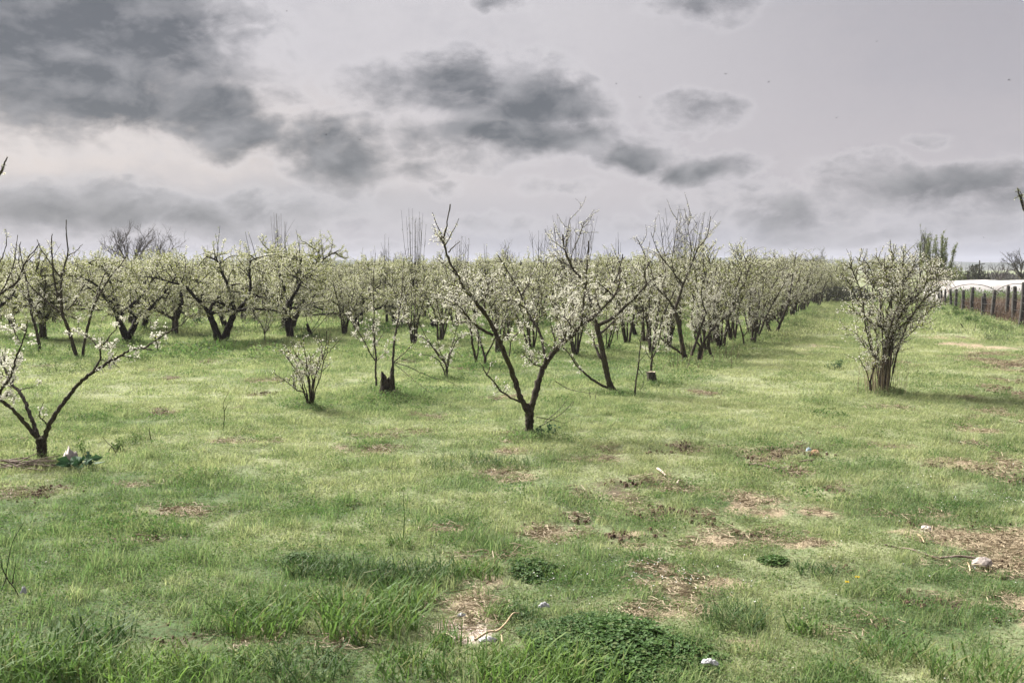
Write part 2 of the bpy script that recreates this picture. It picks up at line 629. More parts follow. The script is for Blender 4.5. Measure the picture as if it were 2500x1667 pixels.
M['grass'] = grass_mat('grass_blade', (0.335, 0.354, 0.200), (0.105, 0.165, 0.072), (0.38, 0.35, 0.22), 0.5)
M['weed'] = grass_mat('weed_leaf', (0.22, 0.265, 0.125), (0.075, 0.135, 0.048), (0.27, 0.25, 0.13), 0.4)
M['tall'] = grass_mat('tall_grass', (0.13, 0.20, 0.062), (0.050, 0.105, 0.030), (0.24, 0.22, 0.09), 0.4, False)
M['tall_dark'] = grass_mat('dark_tall_grass', (0.075, 0.125, 0.045), (0.036, 0.075, 0.028), (0.18, 0.17, 0.09), 0.35, False)
M['bright'] = grass_mat('bright_tall_grass', (0.17, 0.245, 0.072), (0.07, 0.14, 0.035), (0.26, 0.25, 0.11), 0.45, False)
M['clover'] = grass_mat('clover_leaf', (0.075, 0.14, 0.036), (0.026, 0.062, 0.020), (0.13, 0.17, 0.06), 0.3, False)
M['herb'] = grass_mat('herb_leaf', (0.13, 0.175, 0.065), (0.05, 0.10, 0.035), (0.21, 0.21, 0.11), 0.35, False)
M['pale_herb'] = grass_mat('pale_herb_leaf', (0.19, 0.22, 0.115), (0.09, 0.135, 0.06), (0.24, 0.23, 0.14), 0.35, False)
M['cabbage'] = grass_mat('broad_leaf', (0.06, 0.12, 0.06), (0.025, 0.065, 0.035), (0.09, 0.14, 0.07), 0.2, False)
m, T = mat('straw')
r = island(T)
finish(T, leafy(T, T.mix(r, (0.16, 0.118, 0.072), (0.45, 0.38, 0.26)), 0.15, 0.7))
M['straw'] = m
m, T = mat('dry_stalk')
r = island(T)
finish(T, leafy(T, T.mix(r, (0.055, 0.036, 0.026), (0.22, 0.155, 0.105)), 0.2, 0.7))
M['dry'] = m
m, T = mat('soil_clod')
r = island(T)
finish(T, principled(T, T.mix(r, (0.050, 0.034, 0.024), (0.15, 0.105, 0.075)), 0.95, 0.1))
M['clod'] = m
m, T = mat('white_petal')
finish(T, leafy(T, T.mix(island(T), (0.62, 0.62, 0.60), (0.78, 0.78, 0.76)), 0.3))
M['white_petal'] = m
m, T = mat('yellow_petal')
finish(T, leafy(T, (0.70, 0.55, 0.03), 0.3))
M['yellow_petal'] = m


def plain(name, c0, c1, scale=20.0, rough=0.85, spec=0.25, bstr=0.4, bd=0.01):
    m, T = mat(name)
    t = T.n('ShaderNodeTexCoord')
    n = T.noise(t.outputs['Object'], scale, 5.0, 0.6)
    finish(T, principled(T, T.mix(T.ramp(n, 0.35, 0.65), c0, c1), rough, spec, n, bstr, bd))
    return m


M['stone'] = plain('stone', (0.19, 0.16, 0.145), (0.34, 0.30, 0.28), 35)
M['pale_stone'] = plain('pale_stone', (0.42, 0.38, 0.34), (0.60, 0.56, 0.52), 30)
M['orange_stone'] = plain('orange_stone', (0.30, 0.18, 0.10), (0.45, 0.33, 0.22), 25)
M['stick'] = plain('stick_wood', (0.10, 0.075, 0.06), (0.26, 0.205, 0.17), 30)
M['dry_wood'] = plain('dry_wood', (0.30, 0.22, 0.13), (0.48, 0.38, 0.25), 40)
M['chip'] = plain('wood_chip', (0.34, 0.28, 0.21), (0.52, 0.45, 0.37), 30)
M['white_litter'] = plain('white_litter', (0.28, 0.28, 0.30), (0.40, 0.40, 0.42), 12, 0.5, 0.4)
M['blue_litter'] = plain('blue_litter', (0.22, 0.32, 0.38), (0.40, 0.50, 0.55), 12, 0.4, 0.5)
M['sack'] = plain('pale_sack', (0.30, 0.27, 0.25), (0.44, 0.40, 0.37), 14, 0.7)
M['hive'] = plain('grey_board', (0.13, 0.13, 0.14), (0.22, 0.22, 0.23), 9)
M['dark_metal'] = plain('dark_metal', (0.04, 0.04, 0.04), (0.08, 0.075, 0.07), 30, 0.6)
M['wall'] = plain('grey_plaster', (0.27, 0.26, 0.27), (0.38, 0.37, 0.375), 0.8)
M['bird'] = plain('dark_feather', (0.02, 0.02, 0.022), (0.05, 0.05, 0.055), 40)
m, T = mat('tunnel_film')
t = T.n('ShaderNodeTexCoord')
n = T.noise(t.outputs['Object'], 1.4, 5.0, 0.6)
finish(T, leafy(T, T.mix(T.ramp(n, 0.35, 0.7), (0.66, 0.63, 0.63), (0.80, 0.78, 0.785)), 0.5, 0.5, 0.2))
M['film'] = m
m, T = mat('hill_cover')
n = T.noise(pos(T), 0.006, 5.0, 0.6)
finish(T, principled(T, T.mix(T.ramp(n, 0.4, 0.6), (0.05, 0.06, 0.05), (0.09, 0.09, 0.065)), 0.95, 0.05))
M['hill'] = m
m, T = mat('grey_hedge')
finish(T, leafy(T, T.mix(island(T), (0.055, 0.05, 0.045), (0.11, 0.10, 0.09)), 0.2))
M['grey_hedge'] = m
m, T = mat('dark_hedge')
finish(T, leafy(T, T.mix(island(T), (0.030, 0.035, 0.020), (0.075, 0.075, 0.04)), 0.2))
M['dark_hedge'] = m

# ------------------------------------------------------------------ the ground, one sheet to the horizon
m, T = mat('meadow_ground')
a_b = T.n('ShaderNodeAttribute', attribute_name='bare').outputs['Fac']
a_s = T.n('ShaderNodeAttribute', attribute_name='straw').outputs['Fac']
a_t = T.n('ShaderNodeAttribute', attribute_name='tint').outputs['Fac']
a_f = T.n('ShaderNodeAttribute', attribute_name='field').outputs['Fac']
P = pos(T)
n1 = T.noise(P, 24.0, 6.0, 0.7)
n2 = T.noise(P, 5.0, 5.0, 0.6)
n3 = T.noise(P, 90.0, 4.0, 0.7)
turf = T.mix(a_t, (0.25, 0.272, 0.155), (0.078, 0.120, 0.054))
turf = T.mix(T.math('MULTIPLY', T.ramp(n1, 0.42, 0.62), 0.72), turf, (0.070, 0.066, 0.034))
soil = T.mix(T.ramp(n1, 0.36, 0.62), (0.044, 0.033, 0.025), (0.135, 0.106, 0.078))
strw = T.mix(T.ramp(n3, 0.35, 0.62), (0.12, 0.092, 0.058), (0.36, 0.30, 0.21))
grav = T.mix(T.ramp(n3, 0.35, 0.6), (0.26, 0.20, 0.17), (0.50, 0.43, 0.38))
bare = T.mix(T.ramp(a_s, 0.2, 0.8), soil, strw)
bare = T.mix(T.ramp(a_s, 1.3, 1.8), bare, grav)
bb = T.ramp(T.math('ADD', a_b, T.math('MULTIPLY', T.math('SUBTRACT', n2, 0.5), 0.5)), 0.3, 0.7)
col = T.mix(bb, turf, bare)
fld = T.mix(T.ramp(n2, 0.38, 0.62), (0.085, 0.055, 0.040), (0.20, 0.145, 0.105))
col = T.mix(a_f, col, fld)
finish(T, principled(T, col, 0.95, 0.1, n1, 0.8, 0.03))
M['ground'] = m


def axis(a, b, step, lo, hi, grow=1.22):
    mid = list(np.arange(a, b + step * 0.5, step))
    out = []
    s, v = step, b
    while v < hi:
        s *= grow
        v += s
        out.append(min(v, hi))
    pre = []
    s, v = step, a
    while v > lo:
        s *= grow
        v -= s
        pre.append(max(v, lo))
    return np.array(pre[::-1] + mid + out)


xs = axis(-15, 17, 0.10, -2000, 2000)
ys = axis(3.5, 27, 0.10, -300, 2000)
X, Y = np.meshgrid(xs, ys)
mb = MB()
bm_, bk_ = bare_mask(X, Y)
fm_ = field_mask(X, Y)
Zg = gz(X, Y) - 0.03 * bm_ * (bk_ < 0.5) + (bm_ > 0.2) * (vnoise(X, Y, 7.0, 6) - 0.5) * 0.07 * bm_
V = np.stack([X.ravel(), Y.ravel(), Zg.ravel()], -1)
nx, ny = len(xs), len(ys)
ii = (np.arange(ny - 1)[:, None] * nx + np.arange(nx - 1)[None, :]).ravel()
mb.add(V, np.stack([ii, ii + 1, ii + nx + 1, ii + nx], -1))
g = mb.obj('ground', M['ground'])
g['kind'] = 'structure'
g['label'] = 'rough green orchard meadow with bare brown patches'
for nm, arr in (('bare', bm_), ('straw', bk_), ('tint', tint_map(X, Y)), ('field', fm_)):
    at_ = g.data.attributes.new(nm, 'FLOAT', 'POINT')
    at_.data.foreach_set('value', np.asarray(arr, np.float32).ravel())

# ------------------------------------------------------------------ far hills
mb = MB()
hx = np.linspace(-1700, 1800, 220)
prof = 5 + 6.5 * vnoise(hx, hx * 0, 1 / 300.0, 1) + 2 * vnoise(hx, hx * 0, 1 / 70.0, 2)
prof += 6.5 * np.exp(-((hx - 280) / 190.0) ** 2) + 1.0 * vnoise(hx, hx * 0, 1 / 20.0, 3)
rows = []
for k, (yy, f) in enumerate(((1050, -0.05), (1100, 0.45), (1160, 0.85), (1230, 1.0), (1400, 0.9), (1700, -0.05))):
    rows.append(np.stack([hx, np.full_like(hx, yy) + 30 * (vnoise(hx, hx * 0 + k, 1 / 150.0, 5) - 0.5), prof * f], -1))
V = np.concatenate(rows)
n = len(hx)
ii = (np.arange(len(rows) - 1)[:, None] * n + np.arange(n - 1)[None, :]).ravel()
mb.add(V, np.stack([ii, ii + 1, ii + n + 1, ii + n], -1))
h = mb.obj('hills', M['hill'])
h['kind'] = 'structure'
h['label'] = 'low wooded hills fading to blue on the horizon'

# ------------------------------------------------------------------ tree helpers


def smooth_line(pts, n):
    """Catmull-Rom through points (k,3) or (k,4)"""
    P = np.asarray(pts, float)
    P = np.vstack([2 * P[0] - P[1], P, 2 * P[-1] - P[-2]])
    m_ = len(P) - 3
    t = np.linspace(0, m_ - 1e-6, n)
    i = t.astype(int)
    f = (t - i)[:, None]
    p0, p1, p2, p3 = P[i], P[i + 1], P[i + 2], P[i + 3]
    return 0.5 * (2 * p1 + (p2 - p0) * f + (2 * p0 - 5 * p1 + 4 * p2 - p3) * f ** 2 + (3 * p1 - p0 - 3 * p2 + p3) * f ** 3)


def grow(rng, p0, d0, L, n, wander=0.12, lift=0.0, lift2=None):
    p = np.array(p0, float)
    d = np.array(d0, float)
    d /= np.linalg.norm(d)
    out = [p.copy()]
    for k in range(n):
        d = d + rng.normal(0, wander, 3)
        d[2] += lift if lift2 is None else lift + (lift2 - lift) * k / max(1, n - 1)
        d /= np.linalg.norm(d)
        p = p + d * (L / n)
        out.append(p.copy())
    return np.array(out)


def along(line, f):
    x = f * (len(line) - 1)
    i = min(int(x), len(line) - 2)
    t = line[i + 1] - line[i]
    return line[i] * (1 - (x - i)) + line[i + 1] * (x - i), t / (np.linalg.norm(t) + 1e-9)


def side_dir(rng, t, spread, up):
    v = rng.normal(size=3)
    v -= t * np.dot(v, t)
    v /= np.linalg.norm(v) + 1e-9
    d = t * (1 - spread) + v * spread
    d[2] += up
    return d / np.linalg.norm(d)


class Tree:
    """collects wood lines and the places of flowers and leaves"""
    def __init__(self, seed):
        self.rng = np.random.RandomState(seed)
        self.wood = MB()
        self.twig = MB()
        self.fl = []
        self.lf = []

    def flowers_on(self, line, per_m, spread, f0=0.0, f1=1.0, leaf=0.25):
        rng = self.rng
        L = np.linalg.norm(np.diff(line, axis=0), axis=1).sum()
        n = rng.poisson(per_m * L * (f1 - f0))
        if n == 0:
            return
        f = rng.uniform(f0, f1, n)
        cl = rng.uniform(f0, f1, max(2, n // 5))
        near = cl[rng.randint(0, len(cl), n)] + rng.normal(0, 0.025, n)
        f = np.clip(np.where(rng.rand(n) < 0.75, near, f), 0, 0.999) * (len(line) - 1)
        i = np.minimum(f.astype(int), len(line) - 2)
        t = (f - i)[:, None]
        p = line[i] * (1 - t) + line[i + 1] * t + unit(rng, n) * spread * rng.uniform(0.3, 1.0, n)[:, None]
        isl = rng.rand(n) < leaf
        self.fl.append(p[~isl])
        self.lf.append(p[isl])

    def pts(self, a):
        return np.concatenate(a) if a else np.zeros((0, 3))


def mature(seed, H=2.6, spread=2.1, dens=1.0, trunks=1, leaf=0.3, shoots=6):
    """old open-centre orchard tree: short thick trunk, arching limbs, low wide blossoming crown"""
    t = Tree(seed)
    rng = t.rng
    bases = []
    th = rng.uniform(0.35, 0.6)
    if trunks == 1:
        lean = rng.normal(0, 0.12, 2)
        line = np.array([[0, 0, -0.1], [lean[0] * 0.2, lean[1] * 0.2, th * 0.35], [lean[0] * 0.7, lean[1] * 0.7, th * 0.8], [lean[0], lean[1], th + 0.1]])
        line = smooth_line(line, 10)
        tube(t.wood, line, np.interp(np.linspace(0, 1, 10), [0, 0.2, 0.8, 1], [0.17, 0.112, 0.105, 0.09]), 9, rough=0.14, rng=rng)
        bases.append(line[-2])
    else:
        for s in (-1, 1):
            a = rng.uniform(0, 6.28)
            e = np.array([s * rng.uniform(0.25, 0.45), rng.uniform(-0.2, 0.2), th + 0.45])
            line = smooth_line(np.array([[s * 0.08, 0, -0.1], [s * 0.1, 0, 0.2], e * 0.6, e]), 12)
            tube(t.wood, line, np.linspace(0.125, 0.075, 12), 8, rough=0.14, rng=rng)
            bases.append(line[-2])
    nl = rng.randint(5, 7)
    a0 = rng.uniform(0, 6.28)
    for k in range(nl):
        b = bases[k % len(bases)]
        a = a0 + k * 2 * math.pi / nl + rng.normal(0, 0.25)
        e = R(rng.uniform(32, 58))
        d = np.array([math.cos(a) * math.cos(e), math.sin(a) * math.cos(e), math.sin(e)])
        L = rng.uniform(0.85, 1.15) * spread * 1.05
        lim = grow(rng, b, d, L, 12, 0.17, 0.05, -0.05)
        over = np.maximum(lim[:, 2] - H + 0.25, 0)
        lim[:, 2] -= over * 0.8
        tube(t.wood, lim, np.linspace(0.060, 0.015, len(lim)), 7, rough=0.12, rng=rng)
        t.flowers_on(lim, 20 * dens, 0.05, 0.35, 1, leaf)
        ns = rng.randint(12, 16)
        for q in range(ns):
            f = 0.12 + 0.88 * (q + rng.rand()) / ns
            p, tt = along(lim, min(f, 0.999))
            sd = side_dir(rng, tt, 0.8, 0.16 if q % 3 else -0.25)
            sl = rng.uniform(0.5, 1.05) * (1.1 - 0.35 * f)
            sec = grow(rng, p, sd, sl, 7, 0.16, 0.03, -0.03)
            sec[:, 2] -= np.maximum(sec[:, 2] - H + 0.1, 0) * 0.75
            sec[:, 2] += np.maximum(0.85 - sec[:, 2], 0) * 0.6
            tube(t.wood, sec, np.linspace(0.02, 0.007, len(sec)), 5)
            t.flowers_on(sec, 62 * dens, 0.05, 0.1, 1, leaf)
            for w in range(rng.randint(4, 7)):
                p2, t2 = along(sec, rng.uniform(0.15, 0.99))
                tw = grow(rng, p2, side_dir(rng, t2, 0.7, 0.22), rng.uniform(0.2, 0.5), 4, 0.16, 0.04)
                tube(t.twig, tw, np.linspace(0.0075, 0.003, len(tw)), 3, cap=False)
                t.flowers_on(tw, 78 * dens, 0.045, 0.0, 1, leaf)
        for q in range(rng.randint(2, 6) if shoots else 0):
            p, tt = along(lim, rng.uniform(0.35, 0.9))
            sh = grow(rng, p, np.array([rng.normal(0, 0.18), rng.normal(0, 0.18), 1.0]), rng.uniform(0.5, 1.0) * shoots / 6.0, 6, 0.05, 0.02)
            tube(t.wood, sh, np.linspace(0.010, 0.004, len(sh)), 4)
            t.flowers_on(sh, 16, 0.03, 0.1, 1, 0.8)
    return t


def upright(seed, H=2.6, w=0.9, stems=4, dens=1.0, leaf=0.25, blossom=True, base_r=0.040, twigs=9):
    """slender several-stemmed young tree with steep limbs"""
    t = Tree(seed)
    rng = t.rng
    a0 = rng.uniform(0, 6.28)
    for k in range(stems):
        a = a0 + 2 * math.pi * k / stems + rng.normal(0, 0.35)
        out = rng.uniform(0.35, 1.0) * w
        hh = H * rng.uniform(0.7, 1.05)
        p1 = np.array([math.cos(a) * out * 0.35, math.sin(a) * out * 0.35, hh * 0.4])
        p2 = np.array([math.cos(a) * out, math.sin(a) * out, hh])
        line = smooth_line(np.array([[math.cos(a) * 0.05, math.sin(a) * 0.05, -0.06], p1, p1 * 0.4 + p2 * 0.6 + rng.normal(0, 0.06, 3), p2]), 16)
        line[1:] += np.cumsum(rng.normal(0, 0.012, (15, 3)), 0)
        r = base_r * rng.uniform(0.7, 1.1)
        tube(t.wood, line, np.linspace(r, 0.006, 16), 6, rough=0.1, rng=rng)
        if blossom:
            t.flowers_on(line, 22 * dens, 0.05, 0.2, 0.8, leaf)
        for q in range(twigs):
            f = rng.uniform(0.2, 0.95)
            p, tt = along(line, f)
            tw = grow(rng, p, side_dir(rng, tt, 0.6, 0.15), rng.uniform(0.35, 0.95) * (1.15 - 0.6 * f), 7, 0.12, 0.04)
            tube(t.wood, tw, np.linspace(0.011, 0.004, len(tw)), 4)
            if blossom:
                t.flowers_on(tw, 42 * dens, 0.05, 0.05, 0.95, leaf)
            for z in range(rng.randint(1, 4)):
                p2, t2 = along(tw, rng.uniform(0.15, 0.95))
                t3 = grow(rng, p2, side_dir(rng, t2, 0.65, 0.15), rng.uniform(0.12, 0.4), 4, 0.15, 0.03)
                tube(t.twig, t3, np.linspace(0.006, 0.0028, len(t3)), 3, cap=False)
                if blossom:
                    t.flowers_on(t3, 52 * dens, 0.045, 0, 1, leaf)
    return t


def bare_tree(seed, H=5.0, w=2.0, trunk=0.35, fine=1.0, r0=0.12, steep=0.35, levels=3, n1=7, green=0.0, open_=1.0):
    """leafless tree, its limbs fanning up into fine twigs"""
    t = Tree(seed)
    rng = t.rng
    tl = grow(rng, (0, 0, -0.1), (rng.normal(0, 0.05), rng.normal(0, 0.05), 1), H * trunk + 0.1, 6, 0.04)
    tube(t.wood, tl, np.linspace(r0, r0 * 0.7, 7), 8, rough=0.1, rng=rng)

    def rec(p, d, L, r, lev):
        n = 8 if lev == 0 else 5
        ln = grow(rng, p, d, L, n, 0.10 + 0.03 * lev, 0.05)
        tube(t.wood if lev < 2 else t.twig, ln, np.linspace(r, r * 0.35, n + 1), 6 if lev == 0 else (4 if lev == 1 else 3), cap=False)
        if green:
            t.flowers_on(ln, green * (0.3 if lev == 0 else 1), 0.08, 0.1, 1, 1.0)
        if lev >= levels:
            return
        for q in range(int((6 if lev < levels - 1 else 5) * fine + rng.rand())):
            f = rng.uniform(0.25, 1.0)
            p2, t2 = along(ln, min(f, 0.999))
            rec(p2, side_dir(rng, t2, rng.uniform(0.3, 0.6) * open_, 0.15 + 0.4 * (1 - open_)), L * rng.uniform(0.35, 0.6), r * 0.45, lev + 1)

    a0 = rng.uniform(0, 6.28)
    for k in range(n1):
        a = a0 + k * 2.4 + rng.normal(0, 0.2)
        p, tt = along(tl, rng.uniform(0.75, 0.999))
        e = rng.uniform(0.15, 1.0)
        d = np.array([math.cos(a) * e * w / H * 1.6, math.sin(a) * e * w / H * 1.6, steep + 0.6])
        rec(p, d, H * (1 - trunk) * rng.uniform(0.75, 1.02), r0 * 0.5, 0)
    return t


def build(t, name, label, cat, loc, group=None, rz=0.0, bark='bark', fsize=0.033, star=False, lsize=0.042, flower='blossom_far', leafm='leaf', crown='crown'):
    root = thing(name, label, cat, loc, group, rz)
    t.wood.obj('trunk', M[bark], root)
    cm = MB()
    cm.v, cm.f, cm.m, cm.n = t.twig.v, t.twig.f, t.twig.m, t.twig.n
    petals(cm, t.pts(t.fl), fsize, t.rng, 1, star)
    leaflets(cm, t.pts(t.lf), lsize, lsize * 0.45, t.rng, 2)
    if cm.n:
        cm.obj(crown, [M[bark], M[flower], M[leafm]], root, smooth=False)
    return root


# ---- trees traced limb by limb ----------------------------------------------------------------


BASES = []


class Hero:
    """a tree whose limbs were read off the photograph; every limb gets its own depth so the crown is round"""
    def __init__(self, name, label, base_px, seed, zoom=(0, 0, 1.0), cat='tree', group=None, dist=None, bark='bark'):
        self.z = zoom
        self.rng = np.random.RandomState(seed)
        self.b = ground(*base_px)
        self.d = self.b.y if dist is None else dist
        self.bark = bark
        self.root = thing(name, label, cat, self.b, group)
        self.origin = np.array(self.b)
        BASES.append((self.b.x, self.b.y))

    def world(self, pts, d0, d1):
        out = []
        n = len(pts)
        for k, (x, y) in enumerate(pts):
            px = self.z[0] + x / self.z[2]
            py = self.z[1] + y / self.z[2]
            dd = self.d + d0 + (d1 - d0) * (k / max(1, n - 1)) ** 1.2
            out.append(np.array(at(px, py, dd)) - self.origin)
        return np.array(out)

    def line(self, pts, d0, d1, w0, w1, sub=4):
        """widths in photo pixels"""
        P = self.world(pts, d0, d1)
        n = max(6, (len(pts) - 1) * sub + 1)
        L = smooth_line(P, n)
        sc_ = self.d / F_PX * 0.5
        return L, np.linspace(w0 * sc_, w1 * sc_, n)

    def trunk(self, pts, w0, w1, name='trunk', d0=0.0, d1=0.0):
        L, r = self.line(pts, d0, d1, w0, w1, 9)
        L[0, 2] -= 0.12
        r = r * np.interp(np.linspace(0, 1, len(r)), [0, 0.25, 1], [1.25, 1.0, 1.0])
        mb = MB()
        tube(mb, L, r, 12, rough=0.17, rng=self.rng)
        self.last = mb.obj(name, M[self.bark], self.root)
        return self.last

    def limb(self, pts, d0, d1, w0, w1, subs=(), twigs=5.0, tl=0.32, dens=1.0, f0=0.25, leaf=0.26, spur=1.0, bud=0.0, name='limb', bare_tip=0.12, bark=None):
        """one main limb with its own branches (subs) and its blossom as a child"""
        rng = self.rng
        wood = MB()
        fl, lf = [], []
        lines = [(pts, d0, d1, w0, w1, f0, dens, twigs)]
        for s in subs:
            lines.append(s)
        for (p_, a_, b_, wa, wb, ff, dn_, tw_) in lines:
            L, r = self.line(p_, a_, b_, wa, wb, 6)
            L[2:] += rng.normal(0, 0.004, (len(L) - 2, 3))
            tube(wood, L, r * rng.uniform(0.88, 1.14, len(r)), 9 if wa > 8 else 6, rough=0.14, rng=rng)
            length = np.linalg.norm(np.diff(L, axis=0), axis=1).sum()
            # spurs with tight clusters of flowers
            for q in range(rng.poisson(10.0 * spur * length * (1 - ff))):
                p, tt = along(L, rng.uniform(ff, 1 - bare_tip))
                sp = grow(rng, p, side_dir(rng, tt, 0.9, 0.1), rng.uniform(0.03, 0.11), 3, 0.2)
                tube(wood, sp, np.linspace(0.005, 0.003, 4), 4, cap=False)
                n = rng.poisson(12 * dn_)
                fl.append(sp[-1] + rng.normal(0, 0.0165, (n, 3)))
                if rng.rand() < leaf * 3:
                    lf.append(sp[-1] + rng.normal(0, 0.016, (2, 3)))
            for q in range(rng.poisson(1.25 * tw_ * length * (1 - ff * 0.6))):
                f = rng.uniform(ff, 1 - bare_tip * 0.5)
                p, tt = along(L, f)
                ll = tl * rng.uniform(0.4, 1.5)
                tw = grow(rng, p, side_dir(rng, tt, 0.62, 0.22), ll, 6, 0.13, 0.03)
                tube(wood, tw, np.linspace(min(0.008, r[0] * 0.5), 0.0028, len(tw)), 4, cap=False)
                n = rng.poisson(80 * dn_ * ll)
                ff_ = rng.uniform(0.05, 0.95, n) * (len(tw) - 1)
                i = np.minimum(ff_.astype(int), len(tw) - 2)
                t_ = (ff_ - i)[:, None]
                c = tw[i] * (1 - t_) + tw[i + 1] * t_ + rng.normal(0, 0.013, (n, 3))
                il = rng.rand(n) < leaf
                fl.append(c[~il])
                lf.append(c[il])
                for z in range(rng.randint(0, 3)):
                    p2, t2 = along(tw, rng.uniform(0.2, 0.9))
                    t3 = grow(rng, p2, side_dir(rng, t2, 0.7, 0.1), ll * rng.uniform(0.2, 0.5), 3, 0.15, 0.03)
                    tube(wood, t3, np.linspace(0.004, 0.0022, len(t3)), 3, cap=False)
                    n = rng.poisson(34 * dn_ * ll)
                    k = rng.randint(0, len(t3), n)
                    fl.append(t3[k] + rng.normal(0, 0.02, (n, 3)))
            if bud:
                n = rng.poisson(bud * length)
                ff_ = rng.uniform(0.2, 1.0, n)
                for f in ff_:
                    p, tt = along(L, min(f, 0.999))
                    lf.append((p + rng.normal(0, 0.008, 3))[None])
        o = wood.obj(name, M[bark or self.bark], self.root)
        F = np.concatenate(fl) if fl else np.zeros((0, 3))
        G = np.concatenate(lf) if lf else np.zeros((0, 3))
        if len(F):
            mb = MB()
            petals(mb, F, 0.0205, rng, 0, True, 0.2)
            mb.obj('blossom', M['blossom'], o, smooth=False)
        if len(G):
            mb = MB()
            leaflets(mb, G, 0.028, 0.012, rng, 0)
            mb.obj('foliage', M['leaf'] if not bud or bud > 20 else M['bud'], o, smooth=False)
        return o


# centre tree
Zc = (1000, 480, 2.529)
h = Hero('fruit_tree', 'forked young blossoming tree with one tall bare upright tip, alone mid lawn', (1293, 1063), 11, Zc)
h.trunk([(742, 1478), (738, 1410), (742, 1360), (738, 1318)], 19, 23)
h.limb([(738, 1340), (690, 1255), (650, 1130), (600, 1000), (545, 870), (490, 760), (430, 680), (370, 600), (310, 510), (240, 380), (210, 272), (225, 200), (250, 50)],
       0, -0.5, 15, 2.5, subs=[
           ([(212, 275), (170, 235)], -0.4, -0.45, 4, 2.5, 0.9, 0, 0),
           ([(470, 740), (465, 650), (490, 560), (502, 490)], -0.15, 0.1, 6, 2, 0.3, 1, 6),
           ([(515, 855), (430, 810), (370, 755), (320, 690), (270, 650)], -0.15, -0.7, 8, 2, 0.25, 1.6, 11),
           ([(240, 345), (270, 310), (306, 280)], -0.4, -0.3, 3, 1.5, 0.3, 0.6, 4),
           ([(420, 670), (470, 600), (540, 560)], -0.2, 0.3, 4, 1.5, 0.2, 1.2, 10),
           ([(390, 640), (330, 560), (300, 480)], -0.2, -0.6, 4, 1.5, 0.2, 1.2, 10)],
       twigs=4.5, dens=0.9, f0=0.36, bare_tip=0.28)
h.limb([(738, 1285), (670, 1262), (600, 1225), (560, 1195), (520, 1140), (470, 1090), (445, 1040)], 0, -0.7, 6, 2, twigs=3, tl=0.2, dens=0.8, f0=0.3)
h.limb([(738, 1340), (770, 1240), (800, 1130), (830, 1050), (880, 975), (940, 910), (1000, 860), (1060, 790), (1110, 765), (1180, 700), (1250, 630), (1290, 550), (1305, 440)],
       0, 0.5, 17, 3, subs=[
           ([(1060, 795), (1070, 690), (1085, 560), (1095, 420), (1102, 275)], 0.25, 0.0, 6.5, 3, 0.15, 0.9, 3),
           ([(940, 910), (965, 840), (1000, 760), (1010, 660), (990, 560)], 0.15, 0.5, 5, 1.5, 0.1, 1.5, 11),
           ([(1010, 850), (980, 770), (900, 700), (860, 620)], 0.2, -0.4, 4, 1.5, 0.1, 1.5, 11),
           ([(1180, 700), (1150, 620), (1160, 520)], 0.4, 0.7, 4, 1.5, 0.1, 1.3, 9),
           ([(870, 990), (900, 900), (880, 830), (870, 760)], 0.1, -0.3, 5, 1.5, 0.15, 1.4, 9),
           ([(1260, 620), (1200, 560), (1120, 500)], 0.45, 0.2, 4, 1.5, 0.1, 1.1, 8)],
       twigs=6, dens=1.15, f0=0.34, bare_tip=0.1)
h.limb([(835, 1000), (820, 900), (800, 830), (760, 770), (720, 690), (680, 590), (600, 450), (545, 362)], 0.1, 0.6, 7.5, 2.5, subs=[
    ([(720, 690), (640, 640), (560, 650)], 0.3, 0.0, 4, 1.5, 0.2, 1.1, 8),
    ([(690, 610), (740, 520), (750, 430)], 0.4, 0.8, 4, 1.5, 0.2, 1.1, 8)], twigs=4, dens=0.9, f0=0.3, bare_tip=0.25, bark='bark_grey')
h.limb([(615, 985), (630, 890), (680, 830), (735, 760)], 0.15, 0.5, 4, 1.5, twigs=5, tl=0.25, dens=1.1)
h.limb([(830, 1050), (770, 1035), (720, 990), (695, 955)], 0.0, -0.4, 4, 1.5, subs=[([(820, 998), (760, 992), (700, 965)], 0, -0.2, 2.5, 1.5, 0.2, 1, 4)], twigs=4, tl=0.2)
# second tree
h = Hero('fruit_tree', 'leaning mossy trunked tree with spreading limbs and a low side branch, behind the forked one', (1500, 960), 12, Zc)
h.trunk([(1268, 1220), (1230, 1140), (1200, 1000), (1178, 890), (1152, 785)], 15, 12)
h.limb([(1155, 800), (1130, 690), (1110, 610), (1060, 510), (1000, 430), (960, 330), (945, 235)], 0, 0.2, 9, 3.5, subs=[
    ([(1115, 640), (1200, 600), (1260, 530), (1290, 470), (1316, 355)], 0.1, -0.4, 5.5, 2.5, 0.15, 1.0, 6),
    ([(1060, 510), (1010, 560), (940, 560), (880, 520)], 0.1, 0.7, 4, 1.5, 0.1, 1.3, 9),
    ([(1000, 430), (930, 400), (890, 350)], 0.2, -0.2, 3, 1.5, 0.1, 0.7, 6),
    ([(990, 420), (1010, 330), (1050, 240), (1078, 150)], 0.2, 0.4, 3, 1.2, 0.3, 0.4, 3),
    ([(960, 330), (975, 230), (990, 130)], 0.2, 0.3, 2.5, 1.2, 0.3, 0.3, 3)], twigs=7, dens=1.0, f0=0.15, leaf=0.25, tl=0.4)
